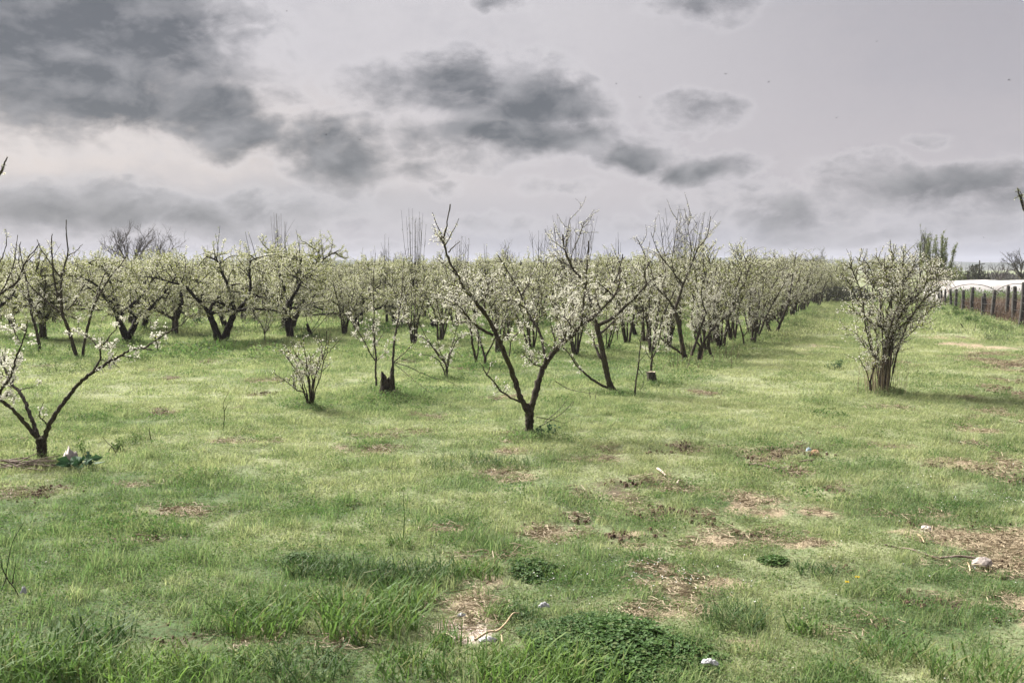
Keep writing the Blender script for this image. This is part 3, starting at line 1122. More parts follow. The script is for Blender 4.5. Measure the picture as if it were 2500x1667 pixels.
h.limb([(1158, 800), (1250, 750), (1330, 680), (1400, 610), (1460, 540), (1450, 470), (1490, 400)], 0, -0.6, 9, 2.5, subs=[
    ([(1172, 850), (1240, 790), (1310, 730), (1380, 690)], 0, 0.7, 6, 1.5, 0.2, 1.3, 9),
    ([(1330, 680), (1350, 590), (1330, 500)], -0.2, 0.1, 4, 1.5, 0.1, 1.2, 8),
    ([(1455, 545), (1520, 500), (1560, 480)], -0.5, -0.7, 3, 1.5, 0.1, 1, 6)], twigs=7, dens=1.1, f0=0.15, leaf=0.2, tl=0.4)
h.limb([(1240, 1190), (1150, 1145), (1080, 1090), (1030, 1040), (990, 975), (945, 930)], 0, -0.4, 6.5, 2, subs=[
    ([(1075, 1085), (1020, 1010), (985, 940)], -0.2, 0.1, 3, 1.5, 0.2, 0.6, 3)], twigs=2.5, tl=0.2, dens=0.9, f0=0.4)
h.limb([(1180, 1000), (1145, 920), (1125, 860), (1085, 815)], 0, 0.6, 7, 2, twigs=9, dens=1.5, f0=0.3, tl=0.3)
# third tree and its neighbour at the row's head
h = Hero('fruit_tree', 'tall dark limbed tree with bare fanned tips at the head of the lane row', (1672, 886), 13, Zc)
h.trunk([(1705, 1030), (1680, 900), (1660, 780), (1635, 690)], 12, 9)
h.limb([(1637, 700), (1600, 640), (1560, 600), (1480, 510), (1440, 440)], 0, -0.5, 6, 2, subs=[
    ([(1600, 640), (1560, 560), (1580, 470), (1560, 380)], 0, 0.6, 4, 1.5, 0.2, 0.8, 6),
    ([(1520, 555), (1490, 450), (1440, 330), (1400, 250)], -0.2, 0.3, 3.5, 1.2, 0.3, 0.3, 5)], twigs=6, dens=1.0, f0=0.2, leaf=0.2, tl=0.45)
h.limb([(1640, 700), (1668, 610), (1690, 540), (1740, 420), (1780, 320), (1835, 250), (1860, 120)], 0, 0.2, 7, 1.8, subs=[
    ([(1690, 570), (1645, 500), (1620, 400), (1640, 260), (1660, 90)], 0.1, 0.5, 4, 1, 0.3, 0.35, 5),
    ([(1720, 460), (1740, 330), (1720, 200), (1740, 110)], 0.1, -0.3, 3, 1, 0.3, 0.25, 6),
    ([(1690, 545), (1600, 430), (1530, 330), (1490, 220)], 0.1, -0.6, 3.5, 1, 0.3, 0.35, 6)], twigs=6, dens=0.8, f0=0.15, leaf=0.3, tl=0.45)
h.limb([(1692, 975), (1610, 920), (1550, 870), (1510, 800)], 0, -0.7, 7, 2, twigs=6, dens=1.2, f0=0.3, tl=0.3)
h = Hero('fruit_tree', 'low forked blossoming tree with a short stout dark bole beside the tall dark limbed one', (1706, 886), 14, Zc)
h.trunk([(1790, 1030), (1795, 970), (1800, 920)], 14, 11)
h.limb([(1740, 980), (1790, 830), (1840, 700), (1897, 600)], 0, 0.4, 7, 2, subs=[
    ([(1780, 850), (1740, 760), (1760, 650)], 0, 0.5, 4, 1.5, 0.1, 1.2, 8), ([(1830, 720), (1800, 600), (1830, 480)], 0.2, -0.2, 4, 1.5, 0.1, 1.2, 8)], twigs=8, dens=1.3, f0=0.15, tl=0.4)
h.limb([(1800, 930), (1860, 830), (1930, 760), (2000, 700), (2040, 600)], 0, -0.5, 7, 2, subs=[
    ([(1900, 790), (1880, 660), (1920, 540)], -0.1, 0.3, 4, 1.5, 0.1, 1.2, 8)], twigs=8, dens=1.3, f0=0.15, tl=0.4)
h.limb([(1795, 930), (1760, 850), (1800, 760), (1850, 640), (1900, 420)], 0, 0.6, 5, 1.5, twigs=8, dens=1.1, f0=0.2, tl=0.4)
# left tree at the frame's edge
Zl = (0, 750, 3.136)
h = Hero('fruit_tree', 'pruned young tree with long low blossom arm, at the left edge by the pale rag', (101, 1137), 15, Zl)
h.trunk([(318, 1222), (322, 1140), (318, 1070), (318, 1000)], 21, 25)
h.limb([(335, 1010), (370, 920), (430, 810), (510, 700), (600, 590), (690, 510), (760, 465), (850, 410), (930, 365), (1010, 325), (1090, 318), (1165, 325)], 0, -0.3, 13, 3, subs=[
    ([(1100, 318), (1170, 270), (1215, 240), (1290, 190), (1370, 145), (1440, 85), (1490, 50)], -0.25, -0.4, 4.5, 1.5, 0.1, 1.5, 2.0),
    ([(1200, 250), (1165, 190), (1150, 90)], -0.25, -0.1, 3, 1.5, 0.05, 2.6, 4.0),
    ([(1210, 335), (1208, 280), (1225, 235)], -0.3, -0.3, 2.5, 1.5, 0.3, 0.6, 1.0),
    ([(1340, 150), (1345, 60), (1325, -20)], -0.35, -0.2, 2, 1, 0.1, 1.0, 2),
    ([(715, 485), (765, 400), (765, 310), (800, 275), (855, 205), (890, 165), (912, 95)], -0.15, 0.1, 5.5, 1.5, 0.25, 1.2, 2),
    ([(760, 310), (700, 245), (640, 195), (580, 150)], 0, 0.3, 3.5, 1.5, 0.2, 1.6, 2.5),
    ([(770, 408), (830, 400), (890, 350)], -0.1, 0.0, 2.5, 1.5, 0.1, 2.0, 3),
    ([(765, 310), (840, 305), (910, 300)], 0, 0.2, 2, 1, 0.1, 1.6, 2),
    ([(362, 900), (332, 862), (306, 850), (302, 800), (340, 722)], 0, -0.2, 3.5, 1.5, 0.1, 1.0, 2)], twigs=0.8, tl=0.16, dens=0.9, f0=0.45, spur=0.75, leaf=0.04, bare_tip=0.04)
h.limb([(290, 990), (265, 910), (230, 820), (190, 720), (150, 650), (100, 600), (55, 510), (20, 440), (-25, 405)], 0, 0.6, 11, 4, subs=[
    ([(130, 640), (200, 620), (250, 610), (330, 560)], 0.3, 0.2, 2.5, 1, 0.1, 1.6, 4)], twigs=2.5, tl=0.2, dens=1.2, f0=0.4, leaf=0.04, bark='bark_grey')
h.limb([(285, 1000), (230, 930), (150, 840), (80, 770), (10, 705), (5, 640), (30, 598), (75, 550), (100, 480), (130, 370), (165, 280), (195, 200), (215, 105)], 0, -0.4, 11, 2, subs=[
    ([(150, 265), (110, 180), (85, 110), (78, 70)], -0.35, -0.2, 3, 1.5, 0.1, 2.6, 3),
    ([(10, 705), (-60, 660), (-110, 560)], -0.2, -0.5, 5, 2, 0.1, 1, 3),
    ([(70, 555), (40, 530), (-20, 500)], -0.25, 0, 3, 1, 0.1, 1.5, 3),
    ([(100, 480), (70, 440), (40, 430)], -0.3, -0.1, 2, 1, 0.1, 1.5, 3),
    ([(60, 650), (40, 690), (110, 590)], -0.25, 0, 2, 1, 0.1, 1.5, 3)], twigs=2.0, tl=0.18, dens=1.4, f0=0.5, leaf=0.03, bare_tip=0.0)
# slim tree with tall bare leaders, left
Zt = (0, 580, 4.9)
h = Hero('fruit_tree', 'slim twin stemmed tree with tall dark bare leaders above the blossom at left', (189, 878), 16, Zt)
h.limb([(925, 1455), (850, 1200), (790, 1020), (740, 890), (735, 650), (730, 490), (770, 330), (810, 200), (798, 0), (790, -210)], 0, -0.3, 10, 1.8, subs=[
    ([(740, 890), (690, 700), (640, 450), (620, 200), (618, 20), (625, -40)], 0, 0.3, 6, 1.8, 0.5, 0.4, 1.5),
    ([(730, 480), (650, 380), (560, 240), (490, 140), (440, 20)], -0.1, -0.5, 4, 1.3, 0.5, 0.3, 1),
    ([(810, 220), (900, 170), (990, 80)], -0.2, -0.1, 2.5, 1.2, 0.5, 0.2, 1),
    ([(720, 890), (600, 800), (480, 690), (350, 560), (290, 400), (240, 130), (252, 50)], 0, 0.5, 5, 1.5, 0.2, 0.7, 4),
    ([(800, 870), (900, 760), (1010, 570), (1120, 500)], 0, -0.3, 4, 1.5, 0.2, 1.0, 4)], twigs=1.2, tl=0.3, dens=0.7, f0=0.35, bare_tip=0.25, name='stem', bark='bark')
h.limb([(985, 1450), (1020, 1200), (1080, 950), (1140, 780), (1250, 580), (1350, 430), (1450, 320), (1532, 170)], 0.1, -0.3, 8, 1.8, subs=[
    ([(1130, 800), (1200, 560), (1270, 400), (1286, 320)], 0, 0.3, 3.5, 1.3, 0.3, 0.6, 2)], twigs=2, tl=0.3, dens=0.9, f0=0.25, name='stem')
h = Hero('fruit_tree', 'thin single stemmed tree left of the slim twin stemmed one', (97, 862), 17, Zt)
h.limb([(482, 1385), (450, 1180), (420, 1050), (380, 920), (340, 650), (295, 440), (272, 345), (380, 230), (462, 85)], 0, 0.2, 8, 1.5, subs=[
    ([(380, 920), (450, 800), (560, 640)], 0, -0.4, 4, 1.5, 0.2, 1.2, 7), ([(350, 760), (250, 640), (200, 520)], 0, 0.5, 4, 1.5, 0.2, 1.2, 7),
    ([(300, 450), (230, 330), (235, 80)], 0.1, -0.1, 3, 1.3, 0.4, 0.5, 3)], twigs=5, tl=0.35, dens=1.0, f0=0.3, name='stem')
# tree just outside the frame at left, its limbs reach in
h = Hero('fruit_tree', 'tree cut by the left edge, its bare black limbs reaching up and in', (-150, 990), 18)
h.trunk([(-150, 992), (-148, 950), (-140, 900)], 24, 22)
h.limb([(-140, 905), (-110, 820), (-40, 765), (0, 718), (40, 690), (62, 640), (98, 594)], 0, 0.5, 12, 2, subs=[
    ([(-30, 760), (10, 700), (35, 640), (42, 575)], 0.2, 0.5, 5, 1.6, 0.4, 0.5, 2), ([(0, 640), (15, 600), (14, 560)], 0.4, 0.4, 3, 1.5, 0.4, 0.4, 2)], twigs=2, tl=0.3, dens=0.6, f0=0.3)
h.limb([(-140, 905), (-130, 760), (-90, 600), (-40, 470), (0, 425), (8, 408), (18, 384)], 0, -0.4, 12, 2.5, twigs=2.5, tl=0.12, dens=0.4, f0=0.3, bud=14, bare_tip=0.3)
h = Hero('fruit_tree', 'tree cut by the right edge, only a leafy twig in view against the clouds', (2680, 1000), 19)
h.trunk([(2680, 1002), (2684, 940), (2680, 860)], 22, 20)
h.limb([(2680, 870), (2640, 740), (2580, 640), (2530, 560), (2502, 515), (2490, 480), (2484, 460)], 0, -0.3, 11, 2, subs=[([(2500, 505), (2492, 470), (2478, 468)], -0.25, -0.25, 2.5, 1.5, 0.1, 0, 0)], twigs=3, tl=0.08, dens=0.1, f0=0.8, leaf=0.9, bud=22)
h.limb([(2680, 870), (2740, 740), (2800, 600), (2830, 480)], 0, 0.5, 11, 2, twigs=5, tl=0.3, dens=0.5, f0=0.3)

# spreading shrub at left centre
Zb = (600, 750, 4.704)
h = Hero('shrub', 'small open shrub of thin green stems with white blossomed heart, left of the rotten stump', (759, 996), 21, Zb, cat='shrub')
for k, pts in enumerate([
    [(735, 1160), (680, 1000), (630, 830), (560, 700), (470, 570), (380, 480)], [(740, 1160), (700, 980), (640, 800), (560, 600), (480, 500), (420, 400)],
    [(745, 1160), (740, 900), (710, 720), (690, 560), (660, 390), (630, 210)], [(755, 1160), (770, 900), (820, 740), (880, 600), (920, 420), (930, 260)],
    [(765, 1160), (800, 950), (850, 830), (900, 600), (1000, 460), (1120, 330)], [(730, 1160), (690, 1000), (590, 950), (500, 880), (420, 820), (330, 770), (270, 755)],
    [(750, 1160), (760, 860), (770, 700), (775, 560)], [(760, 1160), (800, 800), (870, 480), (840, 270)], [(740, 1160), (720, 850), (640, 640), (560, 520), (520, 380)],
    [(750, 1160), (730, 800), (740, 640), (730, 520)], [(735, 1160), (650, 950), (570, 760), (520, 640)]]):
    h.limb(pts, 0, h.rng.uniform(-0.6, 0.6), 3.6, 1.0, twigs=5, tl=0.2, dens=1.25 if k in (0, 1, 6, 8, 9, 10) else 0.4, f0=0.3, leaf=0.5, spur=0.7, name='stem', bare_tip=0.35)
# shrub right of the stump
Zs = (900, 680, 5.6)
h = Hero('shrub', 'small fan of thin arching stems with sparse blossom, right of the rotten stump', (1091, 928), 22, Zs, cat='shrub')
for pts in [[(1068, 1390), (1060, 1200), (950, 1050), (870, 930), (780, 790), (690, 620), (600, 490)], [(1068, 1390), (1055, 1180), (850, 900), (700, 780), (560, 650), (470, 500)],
            [(1072, 1390), (1075, 1150), (1120, 980), (1160, 850), (1210, 650), (1250, 540)], [(1066, 1390), (1050, 1150), (980, 1000), (920, 740)],
            [(1074, 1390), (1090, 1150), (1160, 930), (1270, 785), (1400, 765)], [(1066, 1390), (1000, 1180), (860, 1060), (660, 1030)]]:
    h.limb(pts, 0, h.rng.uniform(-0.6, 0.6), 4.0, 1.0, twigs=2.5, tl=0.2, dens=1.1, f0=0.25, leaf=0.2, spur=0.9, name='stem', bare_tip=0.05)
# two thin stems behind the forked tree
h = Hero('fruit_tree', 'twin thin dark stems standing behind the forked tree', (1174, 896), 23, Zs)
h.limb([(1490, 1215), (1430, 950), (1400, 750), (1380, 600), (1270, 430), (1180, 300)], 0, -0.3, 7, 2, subs=[([(1480, 1100), (1500, 900), (1490, 700), (1420, 400), (1440, 200)], 0, 0.4, 4, 1.5, 0.3, 0.8, 5)], twigs=6, tl=0.35, dens=1.2, f0=0.35, name='stem')
h.limb([(1590, 1240), (1590, 1080), (1540, 900), (1500, 760), (1400, 560)], 0, 0.4, 8, 2, subs=[([(1600, 1060), (1680, 920), (1760, 760), (1840, 640)], 0, -0.4, 5, 1.5, 0.3, 1.0, 5)], twigs=6, tl=0.35, dens=1.2, f0=0.4, name='stem')
# rotten stump with whips


def stump(name, label, base, top_py, w_px, seed, lean=0.0, ragged=0.3, parent=None, bark='bark_dark'):
    b = ground(*base)
    rng = np.random.RandomState(seed)
    k = b.y / F_PX
    H = (base[1] - top_py) * k
    r = w_px * k * 0.5
    n, rings = 22, 9
    V, Fq = [], []
    th = np.arange(n) * 2 * math.pi / n
    lob = 1 + 0.16 * np.sin(th * 3 + rng.rand() * 6) + 0.1 * np.sin(th * 5 + rng.rand() * 6)
    topn = 1 + ragged * (rng.rand(n) - 0.6)
    for i in range(rings):
        f = i / (rings - 1)
        rr = r * (1.22 - 0.35 * f + 0.18 * f * f) * (1 + 0.10 * rng.uniform(-1, 1, n)) * (1 + (lob - 1) * (1 - 0.4 * f))
        z = -0.06 + (H + 0.06) * f * np.where(f > 0.6, topn, 1.0)
        V.append(np.stack([np.cos(th) * rr + lean * H * f, np.sin(th) * rr, z], -1))
    V = np.concatenate(V)
    i = np.arange(rings - 1)[:, None] * n
    j = np.arange(n)[None, :]
    Fq = np.stack([i + j, i + (j + 1) % n, i + n + (j + 1) % n, i + n + j], -1).reshape(-1, 4)
    mb = MB()
    mb.add(V, Fq)
    inner = V[-n:] * np.array([0.75, 0.75, 1]) + np.array([lean * H * 0.25, 0, -H * 0.10])
    c = inner.mean(0) - np.array([0, 0, H * 0.06])
    top = np.concatenate([V[-n:], inner, c[None]])
    a = np.arange(n)
    mb.add(top, np.stack([a, (a + 1) % n, n + (a + 1) % n, n + a], -1), 1)
    mb.add(top, np.stack([n + a, n + (a + 1) % n, np.full(n, 2 * n)], -1), 1)
    return mb, b


h = Hero('tree_stump', 'rotten mossy black stump sprouting tall thin whips, in mid lawn', (946, 972), 24, Zb, cat='stump', bark='bark_grey')
mb, b_ = stump('', '', (946, 972), 910, 31, 3, 0.04, 0.75)
mb.obj('bole', [M['bark'], M['bark_dark']], h.root)
h.limb([(1500, 900), (1490, 700), (1495, 560), (1480, 400), (1470, 200), (1475, 0), (1462, -300), (1490, -620)], -0.1, 0.2, 6, 1.2, subs=[
    ([(1485, 610), (1400, 470), (1330, 340), (1240, 210), (1180, 130)], 0, -0.4, 3.5, 1.2, 0.3, 1.3, 3), ([(1510, 610), (1560, 560), (1640, 500)], 0, 0.2, 2, 1, 0.2, 2, 4),
    ([(1470, 560), (1460, 300), (1450, 80)], 0, 0.3, 2, 1, 0.3, 1, 2)], twigs=3, tl=0.22, dens=1.1, f0=0.35, name='whip', bare_tip=0.3)
h.limb([(1670, 800), (1690, 620), (1700, 450), (1730, 250), (1765, 40), (1800, -300), (1810, -560)], 0, -0.2, 7, 1.2, subs=[
    ([(1690, 640), (1780, 560), (1900, 450), (2040, 300)], 0, 0.3, 3, 1, 0.5, 0.3, 1), ([(1740, 240), (1800, 120), (1830, 20)], 0, 0.2, 3, 1, 0.2, 1.6, 4)], twigs=3, tl=0.22, dens=1.1, f0=0.35, name='whip', bare_tip=0.3)
h.limb([(1700, 630), (1900, 700), (2100, 790), (2350, 860), (2480, 930)], 0, -0.3, 2.2, 0.8, twigs=0, spur=0, dens=0, name='whip')
h.limb([(1705, 640), (1850, 590), (1960, 510)], 0, 0.3, 1.6, 0.8, twigs=0, spur=0, dens=0, name='whip', bark='bark_grey')
h.limb([(1710, 650), (1900, 810), (2130, 990)], 0, -0.5, 1.6, 0.8, twigs=0, spur=0, dens=0, name='whip', bark='bark_grey')

# cut stump with sapling, right
Zr = (1550, 680, 5.227)
h = Hero('tree_stump', 'sawn grey stump with one upright sapling shoot, beside the lane row', (1596, 937), 25, Zr, cat='stump')
mb, b_ = stump('', '', (1596, 937), 905, 21, 5, -0.25, 0.08)
mb.obj('bole', [M['bark_grey'], M['chip']], h.root)
h.limb([(205, 1175), (212, 1040), (235, 830), (265, 700), (300, 520), (290, 330)], 0, 0.2, 6, 1.3, subs=[([(215, 1040), (290, 870), (340, 650), (380, 480)], 0, -0.3, 4, 1.2, 0.2, 1.3, 7),
       ([(215, 1040), (150, 950), (120, 800)], 0, 0.2, 2.5, 1, 0.2, 1, 4), ([(265, 700), (200, 560), (150, 380)], 0, 0.3, 3, 1, 0.1, 1.3, 7)], twigs=6, tl=0.3, dens=1.2, f0=0.35, name='sapling')
h = Hero('sapling', 'thin bare dark whip standing left of the sawn stump', (1548, 968), 26, Zr, cat='sapling')
h.limb([(-8, 1505), (10, 1340), (40, 1130), (70, 870), (105, 560), (112, 300)], 0, 0.1, 4.5, 1.5, subs=[([(45, 1150), (120, 1270), (70, 1450)], 0, -0.2, 1.5, 0.8, 0.9, 0, 0), ([(45, 1060), (140, 960)], 0, 0, 1.5, 0.8, 0.9, 0, 0)], twigs=0.8, tl=0.15, dens=0.3, f0=0.3, name='stem')
# lane-row individuals
h = Hero('fruit_tree', 'leaning cut off trunk with a few thin twigs in the lane row', (1739, 876), 27, Zr)
h.limb([(988, 1030), (960, 940), (935, 860), (920, 790)], 0, 0, 8, 6, subs=[([(930, 820), (1000, 790), (1050, 715)], 0, 0.1, 2, 1, 0.3, 0.3, 3), ([(925, 810), (940, 720), (960, 640)], 0, 0.1, 3, 1, 0.3, 0.8, 4)], twigs=0, spur=0, name='stem')
h = Hero('sapling', 'pale Y shaped sapling in the lane row', (1817, 850), 28, Zr, cat='sapling')
h.limb([(1396, 885), (1380, 740), (1330, 560), (1285, 460), (1240, 330)], 0, -0.2, 5, 1.2, subs=[([(1388, 735), (1470, 620), (1500, 480)], 0, 0.2, 3, 1, 0.2, 1, 4)], twigs=3, tl=0.25, dens=1.1, f0=0.4, name='stem')
h = Hero('fruit_tree', 'twin stemmed tree on a squat black stump in the lane row', (1838, 842), 29, Zr)
h.trunk([(1512, 845), (1510, 800), (1512, 768)], 15, 15)
h.limb([(1495, 790), (1500, 650), (1460, 400), (1480, 200), (1440, 60)], 0, 0.3, 6, 1.3, twigs=9, tl=0.45, dens=1.1, f0=0.25, name='stem')
h.limb([(1535, 780), (1550, 600), (1550, 480), (1590, 330), (1570, 120)], 0, -0.3, 6, 1.3, twigs=9, tl=0.45, dens=1.1, f0=0.25, name='stem')
h = Hero('fruit_tree', 'tree with one long straight trunk leaning right over the lane', (1897, 812), 30, Zr)
h.limb([(1810, 690), (1870, 540), (1920, 420), (1960, 280), (2000, 80), (2020, -120), (2060, -330)], 0, 0.3, 8, 1.6, subs=[([(1850, 580), (1760, 450), (1700, 280), (1660, 80)], 0, -0.4, 4, 1.3, 0.1, 1.2, 7),
       ([(1950, 310), (2050, 220), (2150, 200)], 0.1, -0.3, 3.5, 1.3, 0.1, 1.2, 7), ([(1980, 190), (1900, 60), (1890, -120)], 0.1, 0.4, 3.5, 1.3, 0.1, 1.1, 7)], twigs=7, tl=0.5, dens=1.1, f0=0.3, name='stem')
h.limb([(1735, 745), (1715, 650), (1660, 500), (1600, 380)], -0.3, 0.2, 10, 2, twigs=9, tl=0.4, dens=1.2, f0=0.3, name='stem')
# leaning broken trunk behind
h = Hero('tree_stump', 'broken black trunk leaning left among the blossom, no crown', (1553, 822), 31, cat='stump', bark='bark_dark')
h.limb([(1553, 824), (1546, 800), (1538, 782)], 0, 0, 13, 7, subs=[([(1545, 800), (1556, 786)], 0, 0, 5, 3, 0.9, 0, 0)], twigs=0, spur=0, name='bole')
h = Hero('tree_stump', 'black snag leaning left below the widest crowned tree', (759, 829), 32, cat='stump', bark='bark_dark')
h.limb([(761, 832), (756, 812), (750, 792)], 0, 0, 12, 7, subs=[([(752, 795), (746, 770), (740, 750)], 0, 0.2, 2, 1, 0.9, 0, 0), ([(757, 812), (785, 770), (790, 740)], 0, 0.2, 1.5, 1, 0.9, 0, 0), ([(760, 815), (795, 775), (808, 745)], 0, -0.2, 1.5, 1, 0.9, 0, 0)], twigs=0, spur=0, name='bole')
h = Hero('sapling', 'tiny sapling with three arms furred in white blossom, between two old trunks', (646, 838), 33, cat='sapling')
h.limb([(646, 840), (646, 815), (640, 795), (630, 780), (622, 765)], 0, -0.1, 3.5, 1.5, subs=[([(646, 812), (650, 790), (652, 768)], 0, 0.1, 3, 1.5, 0.0, 2.5, 3), ([(646, 815), (660, 795), (672, 778)], 0, -0.1, 2, 1, 0.1, 1.2, 3)], twigs=2, tl=0.12, dens=2.2, f0=0.35, spur=1.5, name='stem', leaf=0.2)
h = Hero('tree_stump', 'small black stump with two bare prongs in the far lawn', (1064, 812), 34, cat='stump', bark='bark_dark')
h.limb([(1065, 814), (1063, 800), (1058, 786)], 0, 0, 12, 17, subs=[([(1056, 790), (1048, 770), (1042, 745)], 0, 0.1, 4, 2, 0.9, 0, 0), ([(1067, 795), (1072, 782), (1078, 774)], 0, 0, 3, 1.5, 0.9, 0, 0), ([(1061, 786), (1061, 750)], 0, 0, 1.5, 1, 0.9, 0, 0)], twigs=0, spur=0, name='bole')
h = Hero('sapling', 'slim forked sapling with a little blossom, on the lawn right of the leaning mossy trunk', (1507, 836), 35, cat='sapling')
h.limb([(1507, 838), (1507, 815), (1503, 790), (1500, 770)], 0, 0, 3.5, 1, subs=[([(1507, 812), (1514, 790), (1520, 768)], 0, 0.1, 2.5, 1, 0.2, 1.2, 3)], twigs=3, tl=0.2, dens=1.5, f0=0.3, name='stem')

# ---- right-hand bush ------------------------------------------------------------------------
Zq = (2000, 580, 3.734)
h = Hero('shrub', 'large dense many stemmed blossoming bush alone on the grass right of the lane', (2145, 968), 41, Zq, cat='shrub', bark='bark')
qs = [
    ([(480, 1450), (470, 1300), (520, 1100), (480, 1040), (420, 800), (395, 560), (320, 340), (270, 220)], 7, 1.8), ([(545, 1400), (560, 1150), (500, 1060), (440, 760), (480, 640), (480, 330), (395, 180)], 8, 1.8),
    ([(560, 1400), (590, 1150), (620, 900), (560, 820), (450, 760), (360, 600), (270, 420), (215, 340)], 6, 1.5), ([(575, 1390), (620, 1150), (650, 900), (660, 600), (640, 400), (570, 260), (510, 160)], 7, 1.5),
    ([(585, 1390), (630, 1100), (660, 930), (740, 640), (720, 500), (680, 430), (600, 340), (600, 140)], 9, 1.5), ([(600, 1390), (650, 1100), (700, 800), (790, 620), (900, 520), (1000, 380), (1060, 280)], 9, 1.8),
    ([(620, 1390), (650, 1200), (680, 1100), (720, 980), (850, 860), (940, 740), (1050, 620), (1190, 560)], 6, 1.5), ([(670, 1240), (700, 1100), (760, 900), (830, 740), (960, 560), (1100, 450), (1190, 430)], 6, 1.5),
    ([(580, 1390), (600, 1000), (620, 700), (720, 430), (830, 330), (940, 200)], 6, 1.5), ([(565, 1390), (580, 1000), (560, 640), (600, 420), (660, 250), (700, 70)], 6, 1.2),
    ([(600, 1390), (640, 960), (700, 640), (780, 400), (860, 260), (850, 150)], 6, 1.3), ([(550, 1390), (530, 1000), (500, 820), (360, 700), (290, 640)], 4, 1.2),
    ([(545, 1390), (500, 1060), (420, 1000), (330, 870), (210, 810)], 3, 1.0), ([(610, 1390), (680, 950), (800, 760), (900, 640), (1000, 480), (1090, 350), (1230, 380)], 6, 1.3),
    ([(480, 1440), (440, 1250), (380, 1130), (360, 1090)], 3.5, 1.2), ([(640, 1390), (720, 1000), (820, 840), (980, 790), (1080, 730)], 3, 1.0),
    ([(590, 1390), (610, 900), (540, 560), (470, 400), (400, 300), (330, 170)], 5, 1.3), ([(600, 1390), (680, 800), (880, 470), (1010, 330), (1080, 190)], 5, 1.3),
    ([(590, 1390), (640, 850), (760, 520), (760, 330), (770, 100)], 4, 1.2), ([(600, 1390), (670, 860), (860, 560), (980, 420), (1150, 280)], 5, 1.3),
]
for k, (pts, w0, w1) in enumerate(qs):
    dd = [-0.55, 0.5, -0.2, 0.3, 0.0, -0.35, 0.6, -0.6, 0.45, -0.1, 0.2, 0.55, -0.3, 0.1, -0.4, 0.35, 0.65, 0.6, -0.65, -0.15][k]
    h.limb(pts, dd * 0.15, dd, w0 * 0.78, w1, twigs=17 if k not in (12, 14) else 6, tl=0.25, dens=0.68, f0=0.20 if k not in (12, 14) else 0.4, leaf=0.58, spur=0.9, name='stem', bare_tip=0.10)
mb = MB()
for k in range(90):
    x = h.rng.normal(0, 0.17)
    y = h.rng.normal(0, 0.15)
    L = grow(h.rng, (x, y, -0.02), (x * 0.2, y * 0.2, 1), h.rng.uniform(0.35, 0.85), 4, 0.05)
    tube(mb, L, np.linspace(0.004, 0.002, 5), 3, cap=False)
mb.obj('dry_stalks', M['straw'], h.root)

# ------------------------------------------------------------------ the orchard behind: prototypes and copies
MAT = []
ORCH = 'blossoming trees in the orchard rows'
for k in range(9):
    t = mature(100 + k, H=[2.55, 2.7, 2.5, 2.8, 2.6, 2.65, 2.5, 2.75, 2.6][k], spread=[2.2, 2.0, 2.35, 2.1, 2.3, 1.9, 2.2, 2.3, 2.0][k], trunks=1 if k % 3 else 2, leaf=[0.38, 0.54, 0.46, 0.62, 0.40, 0.50, 0.44, 0.58, 0.46][k], dens=1.5, shoots=[6, 5, 8, 6, 4, 7, 6, 5, 9][k])
    MAT.append(t)
protos = []
used = []
NAMED = [  # (px, py, variant, rot, scale, label)
    (541, 838, 0, 0.4, 1.05, 'old tree with stout flared V trunk and a wide white crown, left of centre'),
    (706, 812, 3, 0.0, 1.12, 'widest crowned old tree on twin dark trunks, green tinged, with tall shoots on top'),
    (312, 836, 6, 1.2, 1.0, 'old tree on two crossing dark trunks behind the long blossom arm'),
    (106, 832, 1, 2.0, 1.02, 'old tree with thick dark trunk behind the thin single stem at left'),
    (350, 808, 4, 0.7, 0.98, 'old straight trunked tree behind the crossing trunks'),
    (30, 800, 5, 2.6, 1.05, 'old tree at the far left edge of the orchard front'),
    (870, 786, 2, 1.0, 1.0, 'old low tree half hidden behind the whips of the rotten stump'),
    (1035, 778, 7, 0.2, 0.97, 'old tree on a short dark bole left of the twin thin stems'),
    (1255, 790, 8, 2.2, 1.0, 'old dark trunked tree seen through the forked tree'),
    (1330, 782, 4, 3.0, 1.05, 'old tree right behind the forked tree with tall twigs'),
    (1460, 778, 1, 4.1, 1.0, 'old tree behind the leaning mossy trunk'),
]
for k, (px, py, v, rz, s, lab) in enumerate(NAMED):
    p = ground(px, py)
    used.append((p.x, p.y, 2.4))
    while len(protos) <= v:
        protos.append(None)
    if protos[v] is None:
        r_ = build(MAT[v], 'fruit_tree', lab, 'tree', p, None, rz, bark='bark_dark' if v % 2 == 0 else 'bark')
        r_.scale = (s, s, s)
        protos[v] = r_
    else:
        dup(protos[v], p, rz, s, lab)
for v in range(9):
    assert protos[v] is not None
rng = np.random.RandomState(5)
u = np.array([0.358, 0.934])
vv = np.array([-0.934, 0.358])
L0 = np.array([4.2, 23.0])
LAB = 'white blossoming old tree in the packed orchard rows behind the front trees'
cnt = 0
for i in range(-9, 26):
    for j in range(-12, 26):
        q = L0 + vv * (i * 4.3 + (0.9 if i > 0 else 0)) + u * (j * 3.9) + rng.normal(0, 0.35, 2)
        x, y = q
        px = 1250 + x / y * F_PX if y > 1 else -1e9
        if y < 29 or y > 82 or px < -260 or px > 2720:
            continue
        if i <= 0 and y < 64:
            continue
        if px > 2180 and y < 90:
            continue
        if px > 880 and y < 36 + max(0, (px - 1350) * 0.012):
            continue
        if any((x - a) ** 2 + (y - b) ** 2 < c * c for a, b, c in used):
            continue
        v = rng.randint(0, 9)
        dup(protos[v], (x, y, float(gz(x, y)) - 0.03), rng.uniform(0, 6.28), rng.uniform(0.92, 1.08), LAB, ORCH)
        cnt += 1
print('orchard copies', cnt)

